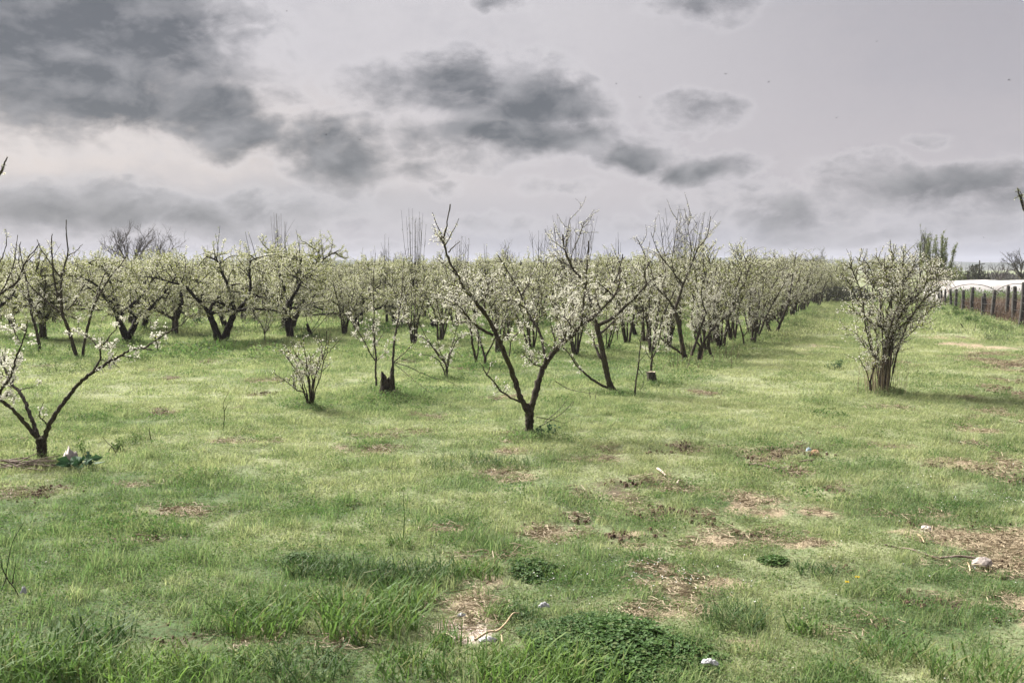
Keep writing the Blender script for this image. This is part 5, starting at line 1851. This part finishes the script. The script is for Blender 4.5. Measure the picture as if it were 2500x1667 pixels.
# tiny white flowers in the turf
mb = MB()
x, y = spread(4.5, 14, 9)
den = 0.12 + 0.9 * (fnoise(x, y, 0.7, 40) > 0.60)
c0 = ground(1590, 1420)
den = den + 1.2 * np.exp(-(((x - c0.x) / 0.9) ** 2 + ((y - c0.y) / 0.5) ** 2)) + 0.35 * (x > 0.22 * y)
k = rg.rand(len(x)) < den * 0.6
x, y = x[k], y[k]
c1 = np.stack([c0.x + rg.normal(0, 0.42, 110), c0.y + rg.normal(0, 0.35, 110)], -1)
c2 = ground(2430, 1225)
c3 = np.stack([c2.x + rg.normal(0, 0.5, 80), c2.y + rg.normal(0, 0.3, 80)], -1)
x = np.concatenate([x, c1[:, 0], c3[:, 0]])
y = np.concatenate([y, c1[:, 1], c3[:, 1]])
z = gz(x, y) + rg.uniform(0.05, 0.11, len(x))
petals(mb, np.stack([x, y, z], -1), 0.011, rg, 0, True, 2.0)
for k in range(0, len(x)):
    tube(mb, [(x[k], y[k], z[k] - 0.08), (x[k], y[k], z[k])], [0.0009, 0.0009], 3, 1, cap=False)
tag(mb.obj('wildflowers', [M['white_petal'], M['tall']], smooth=False), 'tiny white wildflowers speckling the near grass', 'flowers', None, 'stuff')

# dry brown weeds of the field beyond the fence
DW = [unlinked(blade_tuft(rg, 60, 0.45, 0.15, 0.60, 0.012, 0.35), 'dry_weed_tuft', M['dry'])]
mb = weed_tuft(rg, 120, 0.5, 0.35, 0.08)
DW.append(unlinked(mb, 'dry_leaf_tuft', M['dry']))
DW.append(unlinked(weed_tuft(rg, 130, 0.5, 0.5, 0.08), 'green_field_weed', M['weed']))
x = rg.uniform(14, 40, 9000)
y = rg.uniform(33, 60, 9000)
sf = rg.uniform(-0.2, 1.05, 900)
x = np.concatenate([x, FENCE_A.x + (FENCE_B.x - FENCE_A.x) * sf + 0.5 + np.abs(rg.normal(0, 0.5, 900))])
y = np.concatenate([y, FENCE_A.y + (FENCE_B.y - FENCE_A.y) * sf])
k = field_mask(x, y) > 0.25
x, y = x[k], y[k]
kk = rg.choice([0, 1], len(x), p=[0.6, 0.4])
kk = np.where((y > 53.5) & (rg.rand(len(x)) < 0.7), 2, kk)
sz = rg.uniform(0.7, 1.3, len(x))
hs = sz * np.clip(0.8 + (y - 36) * 0.02, 0.6, 1.25) * 1.25
scatter('dry_weeds', np.stack([x, y, gz(x, y)], -1), {'kind_index': kk.astype(int), 'rot': np.stack([x * 0, x * 0, rg.uniform(0, 6.28, len(x))], -1), 'size': np.stack([sz, sz, hs], -1), 'tint': rg.uniform(0.5, 1, len(x))}, DW,
        'brown dead weeds filling the fallow field behind the fence', 'weeds')

# ------------------------------------------------------------------ single plants one can point at
TG = 'tall grass tufts in the foreground'


def grass_tuft(px, py, rad, n, h0, h1, w, mt, label, droop=0.55, erect=0.45):
    p = ground(px, py)
    near = p.y < 9
    mb = blade_tuft(rg, int(n * (0.62 if near else 1)), rad * (0.72 if near else 1), h0, h1 * (0.92 if near else 1), w * (1.55 if near else 1), droop, 5, erect)
    o = mb.obj('grass_tuft', M[mt], None, p, smooth=False)
    return tag(o, label, 'grass tuft', TG)


for a in [
    (60, 1650, 0.42, 420, 0.16, 0.34, 0.0075, 'tall', 'tall lush grass tuft filling the bottom left corner'),
    (215, 1640, 0.25, 230, 0.12, 0.24, 0.007, 'tall', 'lush grass tuft second from the bottom left corner'),
    (380, 1655, 0.38, 420, 0.14, 0.26, 0.006, 'bright', 'bright upright grass tuft on the bottom edge, left part'),
    (240, 1570, 0.28, 170, 0.12, 0.24, 0.008, 'tall_dark', 'drooping pale edged grass tuft above the bottom left corner'),
    (560, 1640, 0.30, 260, 0.10, 0.2, 0.006, 'tall', 'low grass tuft on the bottom edge right of the bright one'),
    (645, 1535, 0.34, 330, 0.14, 0.28, 0.0075, 'tall', 'lush green grass tuft left of the largest tuft'),
    (590, 1500, 0.22, 170, 0.10, 0.2, 0.006, 'tall', 'small grass tuft above left of the lush green one'),
    (900, 1540, 0.45, 480, 0.16, 0.34, 0.0075, 'tall', 'largest tall grass tuft, left of the pale gravel patch'),
    (990, 1480, 0.30, 260, 0.12, 0.28, 0.007, 'tall', 'tall grass tuft above right of the largest one'),
    (800, 1490, 0.28, 220, 0.1, 0.22, 0.006, 'tall', 'grass tuft above left of the largest one'),
    (770, 1400, 0.32, 360, 0.10, 0.20, 0.005, 'tall_dark', 'dark drooping grass tuft at the left end of the dark band'),
    (880, 1415, 0.32, 380, 0.10, 0.21, 0.005, 'tall_dark', 'dark grass tuft in the middle of the dark band'),
    (1050, 1415, 0.32, 380, 0.10, 0.22, 0.005, 'tall_dark', 'dark grass tuft at the right end of the dark band'),
    (960, 1425, 0.28, 280, 0.10, 0.22, 0.006, 'tall_dark', 'bluish grass tuft between the dark band tufts'),
    (1170, 1400, 0.26, 280, 0.10, 0.20, 0.005, 'tall', 'arching grass tuft above the straw patch'),
    (975, 1335, 0.15, 140, 0.08, 0.17, 0.005, 'tall', 'small grass tuft with one tall stalk, above the dark band'),
    (1270, 1505, 0.20, 300, 0.07, 0.15, 0.0045, 'tall_dark', 'dense dark round tuft right of the straw patch'),
    (1210, 1500, 0.13, 120, 0.08, 0.16, 0.005, 'tall', 'small upright tuft at the lower edge of the straw patch'),
    (1790, 1515, 0.30, 420, 0.09, 0.19, 0.0045, 'tall_dark', 'dark round tuft right of the clover patch'),
    (1300, 1660, 0.42, 480, 0.12, 0.25, 0.006, 'bright', 'bright grass tuft on the bottom edge left of the clover'),
    (1430, 1665, 0.35, 330, 0.10, 0.22, 0.006, 'bright', 'bright grass tuft on the bottom edge in front of the clover'),
    (1180, 1640, 0.35, 330, 0.10, 0.2, 0.006, 'tall', 'green grass tuft on the bottom edge below the pale gravel'),
    (1085, 1580, 0.14, 130, 0.09, 0.19, 0.006, 'tall', 'small tuft at the left edge of the pale gravel'),
    (2190, 1590, 0.30, 260, 0.10, 0.21, 0.006, 'tall', 'spreading grass tuft near the bottom right'),
    (2370, 1640, 0.35, 300, 0.10, 0.22, 0.006, 'tall', 'grass tuft in the bottom right corner region'),
    (1990, 1390, 0.22, 200, 0.07, 0.14, 0.005, 'tall_dark', 'low bluish tuft left of the straw heap, beyond the small flowers'),
    (1965, 1535, 0.16, 90, 0.10, 0.2, 0.007, 'tall', 'pale arching tuft between the dark round tuft and bottom right'),
    (1380, 1400, 0.24, 200, 0.06, 0.13, 0.005, 'tall', 'low tuft right of the small clover patch'),
    (1120, 1130, 0.45, 360, 0.08, 0.18, 0.006, 'tall_dark', 'dark tuft on the lawn below left of the forked tree'),
    (1230, 1135, 0.35, 330, 0.08, 0.18, 0.006, 'tall_dark', 'dark tuft on the lawn straight below the forked tree'),
    (540, 850, 0.75, 420, 0.15, 0.45, 0.012, 'tall', 'deep green tall grass clump round the stout V trunk'),
    (2330, 1240, 0.5, 380, 0.06, 0.13, 0.006, 'tall_dark', 'dark green patch of grass above the straw heap'),
    (1000, 1640, 0.30, 260, 0.10, 0.2, 0.006, 'tall', 'grass tuft on the bottom edge below the largest tuft'),
    (760, 1640, 0.32, 280, 0.10, 0.2, 0.006, 'tall_dark', 'dark grass tuft on the bottom edge left of centre'),
    (2050, 1660, 0.30, 260, 0.08, 0.16, 0.005, 'tall', 'grass tuft on the bottom edge right of the plastic scrap'),
]:
    grass_tuft(*a)
p = ground(985, 1325)
mb = MB()
L = grow(rg, (0, 0, 0), (0.05, 0, 1), 0.42, 5, 0.03)
tube(mb, L, np.linspace(0.005, 0.002, 6), 5)
leaflets(mb, L[-1] + rg.normal(0, 0.012, (16, 3)), 0.03, 0.008, rg, 0, 1.5)
leaflets(mb, L[1:4], 0.16, 0.01, rg, 0, 0.8)
tag(mb.obj('grass_stalk', M['tall'], None, p, smooth=False), 'single tall green flowering stalk standing above the near grass', 'plant')


def clover(px, py, rx, ry, n, label, hgt=0.11):
    c = ground(px, py)
    rxw = rx / F_PX * c.y
    ryw = (ground(px, py - ry).y - ground(px, py + ry).y) / 2
    mb = MB()
    a = rg.uniform(0, 6.28, n)
    r_ = np.sqrt(rg.rand(n))
    x, y = np.cos(a) * r_ * rxw, np.sin(a) * r_ * ryw
    edge = r_ + (fnoise(x + c.x, y + c.y, min(9.0, 2.8 * 285 / rx), 50, 4) - 0.5) * 1.5 + rg.normal(0, 0.07, n)
    k = edge < 0.90
    x, y, r_ = x[k], y[k], r_[k]
    z = gz(x + c.x, y + c.y) - c.z + hgt * (0.45 + 0.75 * vnoise(x + c.x, y + c.y, 4.0, 51)) * (1.05 - 0.85 * r_ ** 2) * rg.uniform(0.45, 1.15, len(x))
    n = len(x)
    N_ = unit(rg, n) * 0.42 + np.array([0, 0, 1])
    N_ /= np.linalg.norm(N_, axis=1)[:, None]
    A = np.cross(N_, unit(rg, n))
    A /= np.linalg.norm(A, axis=1)[:, None]
    B = np.cross(N_, A)
    cen = np.stack([x, y, z], -1)
    s = (rg.uniform(0.014, 0.036, n) * (1.05 - 0.35 * r_))[:, None]
    for q in range(3):
        t0 = q * 2 * math.pi / 3
        ax = math.cos(t0) * A + math.sin(t0) * B
        ay = -math.sin(t0) * A + math.cos(t0) * B
        Vv = np.stack([cen, cen + s * (0.55 * ax + 0.42 * ay) + N_ * s * 0.16, cen + s * (0.98 * ax + 0.30 * ay) + N_ * s * 0.1, cen + s * 0.92 * ax + N_ * s * 0.02,
                       cen + s * (0.98 * ax - 0.30 * ay) + N_ * s * 0.1, cen + s * (0.55 * ax - 0.42 * ay) + N_ * s * 0.16], 1)
        b = np.arange(n)[:, None] * 6
        mb.add(Vv.reshape(-1, 3), np.concatenate([b, b + 1, b + 2, b + 3], 1))
        mb.f.append(np.concatenate([b, b + 3, b + 4, b + 5], 1) + mb.n - n * 6)
        mb.m.append(np.zeros(n, int))
    for q in range(0, n, 2):
        tube(mb, [cen[q] * np.array([1, 1, 0]) + np.array([0, 0, float(gz(x[q] + c.x, y[q] + c.y)) - c.z - 0.01]), cen[q]], [0.001, 0.001], 3, cap=False)
    o = mb.obj('clover_patch', M['clover'], None, c, smooth=False)
    return tag(o, label, 'clover')


clover(1490, 1592, 285, 108, 5200, 'large dark green clover patch at the bottom centre', 0.085)
clover(1292, 1388, 78, 26, 620, 'small dark clover patch above the straw patch, right', 0.04)
clover(1890, 1365, 40, 14, 260, 'small broad leaved patch left of the straw heap', 0.05)
clover(730, 1375, 50, 16, 300, 'dark leafy patch at the top left of the dark grass band', 0.06)


def herb(px, py, rad, hgt, n, L, mt, label, flat=0.5):
    p = ground(px, py)
    mb = MB()
    nb = max(5, int(n / 60))
    for q in range(nb):
        a = rg.uniform(0, 6.28)
        rr = rad * math.sqrt(rg.rand())
        base = np.array([math.cos(a) * rr, math.sin(a) * rr, 0])
        st = grow(rg, base, (math.cos(a) * 0.3, math.sin(a) * 0.3, 1), hgt * rg.uniform(0.5, 1.1) * (1.1 - 0.5 * (rr / rad) ** 2), 5, 0.12)
        tube(mb, st, np.linspace(0.004, 0.002, 6), 3, cap=False)
        m_ = int(n / nb)
        k = rg.randint(0, 6, m_)
        leaflets(mb, st[k] + rg.normal(0, rad * 0.10, (m_, 3)) * np.array([1, 1, 0.5]), L, L * 0.5, rg, 0, 0.4)
    o = mb.obj('weed_clump', M[mt], None, p, smooth=False)
    return tag(o, label, 'weeds')


for a in [
    (2308, 760, 0.5, 0.38, 500, 0.09, 'herb', 'green weed mound under the fence, farthest from us'),
    (2345, 775, 0.5, 0.38, 520, 0.09, 'herb', 'bright green weed mound at the fence, second from the far end'),
    (2385, 792, 0.5, 0.34, 520, 0.08, 'herb', 'green weed mound beside the bent twig at the fence'),
    (2425, 812, 0.65, 0.36, 700, 0.07, 'pale_herb', 'greyish flowering weed mound below the brushwood'),
    (2475, 835, 0.75, 0.36, 700, 0.06, 'pale_herb', 'grey green weed mound at the foot of the nearest posts'),
    (160, 905, 0.70, 0.32, 650, 0.05, 'pale_herb', 'pale weed mound on the lawn below the slim twin stems'),
    (110, 872, 0.60, 0.32, 500, 0.05, 'herb', 'weed mound round the foot of the thin single stem'),
    (395, 880, 0.70, 0.28, 520, 0.05, 'herb', 'weed patch on the lawn under the end of the blossom arm'),
    (225, 1112, 0.30, 0.20, 330, 0.035, 'herb', 'weed clump right of the white rag'),
    (345, 1082, 0.35, 0.15, 330, 0.03, 'herb', 'low weed clump with a dead stalk on the left lawn'),
    (940, 985, 0.35, 0.18, 320, 0.04, 'herb', 'weeds round the foot of the rotten stump'),
    (1600, 945, 0.40, 0.16, 300, 0.04, 'herb', 'weeds round the foot of the sawn stump'),
    (1340, 1062, 0.16, 0.18, 130, 0.05, 'cabbage', 'bluish plant right of the forked tree base'),
    (1330, 1075, 0.50, 0.10, 420, 0.025, 'herb', 'low herbs in front of the forked tree base'),
    (2055, 905, 0.30, 0.16, 200, 0.045, 'cabbage', 'dark thistly plant on the grassy lane'),
    (1155, 925, 0.40, 0.16, 260, 0.04, 'herb', 'green herb patch at the foot of the twin thin stems'),
    (455, 795, 0.6, 0.45, 380, 0.08, 'cabbage', 'dark leafy clump beyond the tip of the blossom arm'),
    (355, 838, 0.6, 0.3, 300, 0.07, 'herb', 'weeds at the foot of the old straight trunk'),
    (700, 822, 0.7, 0.3, 360, 0.07, 'herb', 'weeds at the foot of the twin trunks of the widest tree'),
]:
    herb(*a)
# broad-leaved plant and rag at the left tree
p = ground(196, 1150)
mb = MB()
for k in range(26):
    a = rg.uniform(0, 6.28)
    ln = rg.uniform(0.10, 0.2)
    st = grow(rg, (rg.normal(0, 0.04), rg.normal(0, 0.04), 0), (math.cos(a) * 0.6, math.sin(a) * 0.6, rg.uniform(0.4, 1.1)), ln, 4, 0.06)
    tube(mb, st, np.linspace(0.004, 0.003, 5), 4, cap=False)
    leaflets(mb, st[-2:-1], 0.13, 0.10, rg, 0, 0, np.array([[math.cos(a), math.sin(a), rg.uniform(-0.1, 0.5)]]))
tag(mb.obj('broadleaf_plant', M['cabbage'], None, p, smooth=False), 'dark bluish broad leaved plant beside the white rag', 'plant')


def crumple(px, py, w, hgt, material, name, label, cat, seed, asp=0.7, rz=0.0, lift=0.0, fold=1.0):
    """crumpled sheet with thickness"""
    p = ground(px, py)
    r_ = np.random.RandomState(seed)
    n = 13
    xs_ = np.linspace(-0.5, 0.5, n)
    X_g, Y_g = np.meshgrid(xs_, xs_)
    base = np.clip(1 - (np.hypot(X_g, Y_g) * 1.7) ** 2, 0.0, 1)
    Z_ = hgt * (0.15 + base * (0.35 + 0.9 * r_.rand(n, n) * fold) + 0.25 * np.abs(np.sin(X_g * 9 + r_.rand() * 6)) * base)
    ox = r_.normal(0, 0.025, (n, n))
    c_, s_ = math.cos(rz), math.sin(rz)
    xx, yy = (X_g + ox) * w, (Y_g + ox.T) * w * asp
    top = np.stack([xx * c_ - yy * s_, xx * s_ + yy * c_, Z_ + lift], -1).reshape(-1, 3)
    bot = top - np.array([0, 0, 0.006])
    i = (np.arange(n - 1)[:, None] * n + np.arange(n - 1)[None, :]).ravel()
    q = np.stack([i, i + 1, i + n + 1, i + n], -1)
    mb = MB()
    mb.add(top, q)
    mb.add(bot, q[:, ::-1])
    ring = np.concatenate([np.arange(n), np.arange(1, n) * n + n - 1, (n - 1) * n + np.arange(n - 2, -1, -1), np.arange(n - 2, 0, -1) * n])
    r2 = np.roll(ring, -1)
    mb.add(np.vstack([top, bot]), np.stack([ring, ring + n * n, r2 + n * n, r2], -1))
    return tag(mb.obj(name, material, None, p, smooth=True), label, cat)


crumple(172, 1137, 0.19, 0.14, M['sack'], 'rag', 'crumpled pale rag at the foot of the left tree', 'litter', 3, 0.6)
crumple(1328, 1492, 0.07, 0.025, M['white_litter'], 'plastic_scrap', 'small white curled plastic scrap between dark tuft and clover', 'litter', 4, 0.35, 0.15, 0.045)
crumple(1733, 1648, 0.09, 0.02, M['white_litter'], 'plastic_scrap', 'white plastic scrap at the right rim of the large clover patch', 'litter', 5, 0.3, -0.3, 0.07)
crumple(1190, 1578, 0.10, 0.02, M['white_litter'], 'plastic_scrap', 'white scrap under the dry reed at the pale gravel', 'litter', 6, 0.4, 0.0, 0.02)
crumple(1128, 1513, 0.06, 0.02, M['white_litter'], 'plastic_scrap', 'thin white scrap at the upper edge of the pale gravel', 'litter', 8, 0.3, -0.1, 0.015)
crumple(1974, 1110, 0.06, 0.035, M['blue_litter'], 'plastic_scrap', 'bluish plastic scrap beside the orange lump', 'litter', 7, 0.6, 0.0, 0.01)
crumple(59, 1474, 0.035, 0.04, M['white_litter'], 'plastic_scrap', 'tiny white scrap at the foot of the left bare twig', 'litter', 9, 0.6, 0.0, 0.05)


def stone(px, py, w, d_, hgt, material, label, seed):
    p = ground(px, py)
    r_ = np.random.RandomState(seed)
    n, k = 12, 7
    V = []
    for i in range(k):
        ph = -0.5 * math.pi * 0.5 + (i / (k - 1)) * math.pi * 0.75
        th = np.arange(n) * 2 * math.pi / n
        rr = math.cos(min(max(ph, -1.4), 1.5)) * (1 + 0.16 * r_.uniform(-1, 1, n))
        V.append(np.stack([np.cos(th) * rr * w / 2, np.sin(th) * rr * d_ / 2, np.full(n, (math.sin(ph) + 0.25) * hgt * 0.75) + r_.normal(0, hgt * 0.05, n)], -1))
    V = np.concatenate(V)
    mb = MB()
    i = np.arange(k - 1)[:, None] * n
    j = np.arange(n)[None, :]
    mb.add(V, np.stack([i + j, i + (j + 1) % n, i + n + (j + 1) % n, i + n + j], -1).reshape(-1, 4))
    c = V[-n:].mean(0)
    vs = np.vstack([V[-n:], c[None]])
    mb.add(vs, np.stack([np.arange(n), (np.arange(n) + 1) % n, np.full(n, n)], -1))
    return tag(mb.obj('stone', material, None, p, smooth=False), label, 'stone')


stone(2400, 1362, 0.165, 0.13, 0.075, M['stone'], 'grey brown stone at the end of the long stick on the straw heap', 1)
stone(2262, 1278, 0.10, 0.09, 0.05, M['pale_stone'], 'whitish stone at the upper left of the straw heap', 2)
stone(1990, 1114, 0.11, 0.10, 0.06, M['orange_stone'], 'orange brown lump on bare soil beside the bluish scrap', 3)
stone(214, 1118, 0.06, 0.06, 0.06, M['orange_stone'], 'small brownish pebble right of the pale rag', 4)


def stick(px_pts, w, material, name, label, cat, lift=0.03, d_off=0.0, sides=6, seed=1):
    r_ = np.random.RandomState(seed)
    P3 = [ground(a, b) for a, b in px_pts]
    o = P3[0]
    L = np.array([np.array(q - o) + np.array([0, 0, lift + 0.012 * math.sin(i * 2.1)]) for i, q in enumerate(P3)])
    L = smooth_line(L, max(8, len(L) * 5))
    mb = MB()
    tube(mb, L, np.linspace(w, w * 0.6, len(L)), sides, rough=0.15, rng=r_)
    return tag(mb.obj(name, material, None, o), label, cat)


stick([(2385, 1352), (2340, 1353), (2290, 1352), (2250, 1346), (2220, 1340), (2192, 1332), (2160, 1330)], 0.010, M['stick'], 'stick', 'long thin curved stick along the near edge of the straw heap', 'stick')
stick([(2370, 1386), (2366, 1372), (2362, 1356)], 0.007, M['dry_wood'], 'stick', 'short pale twig pointing at us below the long curved stick', 'stick', 0.02, seed=2)
stick([(2241, 1297), (2249, 1305), (2257, 1313)], 0.009, M['dry_wood'], 'stick', 'pale wood splinter left of the straw heap', 'stick', 0.03, seed=3)
stick([(1826, 1137), (1860, 1141), (1895, 1146), (1928, 1147)], 0.016, M['stick'], 'stick', 'straight brown stick below the long soil patch', 'stick', seed=4)
stick([(1950, 1133), (1990, 1131)], 0.010, M['stick'], 'stick', 'short stick below the orange lump', 'stick', seed=5)
stick([(1605, 1150), (1614, 1157), (1625, 1162)], 0.015, M['chip'], 'wood_chip', 'pale wood chip lying on a brown patch right of centre', 'wood', 0.04, seed=6)
stick([(1653, 1179), (1657, 1174), (1668, 1172)], 0.012, M['chip'], 'wood_chip', 'curved bone white chip right of the pale wood chip', 'wood', 0.03, seed=7)
stick([(1160, 1592), (1190, 1578), (1215, 1565), (1235, 1548), (1252, 1525), (1266, 1512)], 0.0075, M['dry_wood'], 'dry_reed', 'bent dry tan reed stalk by the pale gravel', 'plant', 0.06, seed=8)
stick([(1226, 1598), (1225, 1580), (1222, 1566)], 0.004, M['dry_wood'], 'dry_reed', 'thin dry stem crossing under the bent tan reed', 'plant', 0.04, seed=9)
stick([(1330, 1120), (1380, 1125), (1440, 1122), (1500, 1124)], 0.006, M['dry'], 'stick', 'thin straw coloured stick on the pale strip right of the forked tree', 'stick', 0.02, seed=10)
# twig heap at the left tree's foot
p = ground(55, 1150)
mb = MB()
for k in range(40):
    L = grow(rg, (rg.normal(0, 0.12), rg.normal(0, 0.07), rg.uniform(0.02, 0.10)), (rg.choice([-1, 1]) * 1.0, rg.normal(0, 0.25), rg.normal(0, 0.12)), rg.uniform(0.2, 0.5), 5, 0.08)
    tube(mb, L, np.linspace(0.008, 0.003, 6), 4, cap=False)
tag(mb.obj('twig_pile', M['stick'], None, p), 'small heap of dead twigs left of the left tree trunk', 'twigs')


def twig(px_lines, base_px, label, w=0.006, mt='bark_dark', name='dead_twig'):
    b = ground(*base_px)
    mb = MB()
    for pts, d0, d1 in px_lines:
        P3 = np.array([np.array(at(x, y, b.y + d0 + (d1 - d0) * i / (len(pts) - 1))) - np.array(b) for i, (x, y) in enumerate(pts)])
        L = smooth_line(P3, len(pts) * 4)
        tube(mb, L, np.linspace(w, w * 0.4, len(L)), 5)
    return tag(mb.obj(name, M[mt], None, b), label, 'twig')


twig([([(48, 1462), (35, 1435), (16, 1408), (20, 1370), (32, 1320), (58, 1275)], 0, 0.1), ([(18, 1412), (5, 1385), (2, 1360)], 0.03, 0), ([(30, 1425), (38, 1372)], 0, 0), ([(16, 1408), (0, 1450)], 0, -0.1)], (48, 1465), 'bare forked twig standing in the grass at the left edge', 0.0042)
twig([([(545, 1045), (548, 1010), (545, 985), (557, 960)], 0, 0.1), ([(547, 1005), (556, 985)], 0, 0)], (545, 1048), 'thin dead stem upright on the left lawn', 0.006)
twig([([(370, 1082), (366, 1060), (364, 1045)], 0, 0.0)], (370, 1084), 'short dead stalk among the low weed clump on the left lawn', 0.008)
twig([([(285, 1112), (275, 1092), (262, 1080), (250, 1066)], 0, 0.1), ([(272, 1090), (258, 1112)], 0, 0)], (287, 1114), 'bent dead twig right of the white rag', 0.006)
twig([([(1320, 1040), (1370, 1010), (1400, 980), (1392, 1000)], 0, 0.2), ([(1310, 1018), (1350, 1025), (1380, 1032), (1400, 1020)], 0, 0.3), ([(1330, 1030), (1365, 1000), (1385, 975)], 0.1, 0.3)], (1318, 1050), 'arching dry twigs right of the forked tree trunk', 0.006, 'bark_grey')
twig([([(1355, 930), (1390, 950), (1440, 960), (1450, 962)], 0, 0.1), ([(1443, 985), (1438, 945)], 0, 0), ([(1452, 980), (1456, 955)], 0, 0)], (1445, 985), 'thin arching stems left of the leaning mossy trunk', 0.007, 'bark_grey')
twig([([(2345, 790), (2358, 806), (2378, 807), (2382, 792)], 0, 0.1)], (2365, 808), 'bent dark twig on the grass by the fence weeds', 0.02)
# thin dry stems in the weedy middle ground
for k, (px, py, n, lab) in enumerate([(800, 840, 14, 'thin dry stems left of the small shrub top, among far weeds'), (1660, 905, 16, 'dry reddish stems in front of the lane row head'), (1780, 880, 16, 'dry brown stalks between the leaning cut trunk and pale sapling'),
                                      (1870, 838, 14, 'dry brown stalks along the lane row beyond the squat stump'), (620, 850, 12, 'thin upright stems round the tiny three armed sapling')]):
    b = ground(px, py)
    mb = MB()
    for q in range(n):
        L = grow(rg, (rg.normal(0, 0.45), rg.normal(0, 0.3), 0), (rg.normal(0, 0.2), rg.normal(0, 0.2), 1), rg.uniform(0.3, 0.75), 5, 0.06)
        tube(mb, L, np.linspace(0.006, 0.003, 6), 3, cap=False)
    tag(mb.obj('dry_stem_clump', M['dry'], None, b), lab, 'dry stems')
# yellow flowers
for px, py, lab in ((2066, 1441, 'left one of the two yellow dandelions in the near right grass'), (2091, 1429, 'right one of the two yellow dandelions in the near right grass')):
    b = ground(px, py)
    root = thing('dandelion', lab, 'flower', b)
    mb = MB()
    tube(mb, [(0, 0, 0), (0.003, 0, 0.05), (0.004, 0, 0.085)], [0.002, 0.0018, 0.0016], 5)
    mb.obj('stem', M['tall'], root)
    mb = MB()
    n = 26
    a = np.arange(n) * 2 * math.pi / n * 1.9
    D = np.stack([np.cos(a), np.sin(a), np.linspace(0.15, 1.2, n)], -1)
    leaflets(mb, np.tile([[0.004, 0, 0.085]], (n, 1)), 0.019, 0.007, rg, 0, 0, D)
    mb.obj('flower_head', M['yellow_petal'], root, smooth=False)

# ------------------------------------------------------------------ birds
BIRD = None
BG = 'small dark birds in flight'
birds = [(2140, 102, 60, 0.3, 'topmost dark bird in the right half of the sky'), (1771, 181, 60, 1.2, 'dark bird in the upper sky right of the middle cloud'), (1876, 201, 85, 0.1, 'faint thin bird right of the bird above the middle cloud gap'),
         (1563, 238, 60, 2.0, 'dark bird just right of the middle cloud'), (2042, 288, 52, 0.8, 'largest dark bird, in the clear sky at right'), (2464, 196, 60, 2.6, 'dark bird near the right edge of the sky'),
         (2402, 580, 58, 1.5, 'lowest dark bird, above the white tunnels'), (796, 329, 75, 0.5, 'tiny bird before the small cloud left of centre'), (878, 341, 95, 1.0, 'tiny bird before the right side of the small cloud left of centre'),
         (628, 258, 95, 2.0, 'tiny bird at the tip of the big dark cloud'), (700, 28, 95, 0.2, 'tiny bird high in the pale sky right of the big cloud'), (1505, 205, 90, 2.8, 'faint tiny bird above the one right of the middle cloud')]
mb = MB()
bl = np.array([[-0.10, 0, 0], [-0.06, 0, 0.002], [0, 0, 0], [0.06, 0, 0.004], [0.10, 0, 0.008], [0.125, 0, 0.004]])
tube(mb, bl, [0.006, 0.016, 0.026, 0.024, 0.016, 0.004], 8)
for s in (-1, 1):
    st = [(0.045, 0.0, 0.01, 0.09), (0.04, 0.07, 0.035, 0.075), (0.02, 0.14, 0.05, 0.05), (-0.03, 0.20, 0.045, 0.012)]
    V = []
    for x, y, z, c in st:
        V += [(x + c * 0.5, s * y, z + 0.004), (x - c * 0.5, s * y, z + 0.002), (x + c * 0.5, s * y, z - 0.002), (x - c * 0.5, s * y, z - 0.002)]
    Fq = []
    for i in range(3):
        a = i * 4
        Fq += [[a, a + 1, a + 5, a + 4], [a + 2, a + 6, a + 7, a + 3], [a, a + 4, a + 6, a + 2], [a + 1, a + 3, a + 7, a + 5]]
    mb.add(np.array(V), np.array(Fq))
mb.add(np.array([(-0.09, 0.008, 0.003), (-0.09, -0.008, 0.003), (-0.16, -0.03, 0), (-0.135, 0, 0), (-0.16, 0.03, 0)]), np.array([[0, 1, 2, 3], [0, 3, 4, 4]])[:1])
mb.add(np.array([(-0.09, 0.008, 0.003), (-0.09, -0.008, 0.003), (-0.16, -0.03, 0), (-0.135, 0, 0), (-0.16, 0.03, 0)]), np.array([[0, 3, 4]]))
for k, (px, py, d_, rz, lab) in enumerate(birds):
    p = at(px, py, d_)
    if BIRD is None:
        BIRD = mb.obj('bird', M['bird'])
        o = BIRD
    else:
        o = BIRD.copy()
        C.objects.link(o)
    o.location = p
    o.rotation_euler = (0.3 * math.sin(k * 2.3), 0.2 * math.sin(k), rz)
    o.scale = (0.55 + 0.12 * (k % 3),) * 3
    tag(o, lab, 'bird', BG)

# ------------------------------------------------------------------ air
m, T = mat('air')
vp = T.n('ShaderNodeVolumePrincipled')
vp.inputs['Color'].default_value = (0.66, 0.70, 0.82, 1)
vp.inputs['Density'].default_value = 0.00036
vp.inputs['Anisotropy'].default_value = 0.0
o = T.n('ShaderNodeOutputMaterial')
T.l(vp.outputs[0], o.inputs['Volume'])
mb = MB()
box(mb, (0, 830, 12.0), (4100, 2400, 26))
hz = mb.obj('haze', m, smooth=False)
hz['kind'] = 'stuff'
hz['label'] = 'thin pale haze in the air over the orchard'
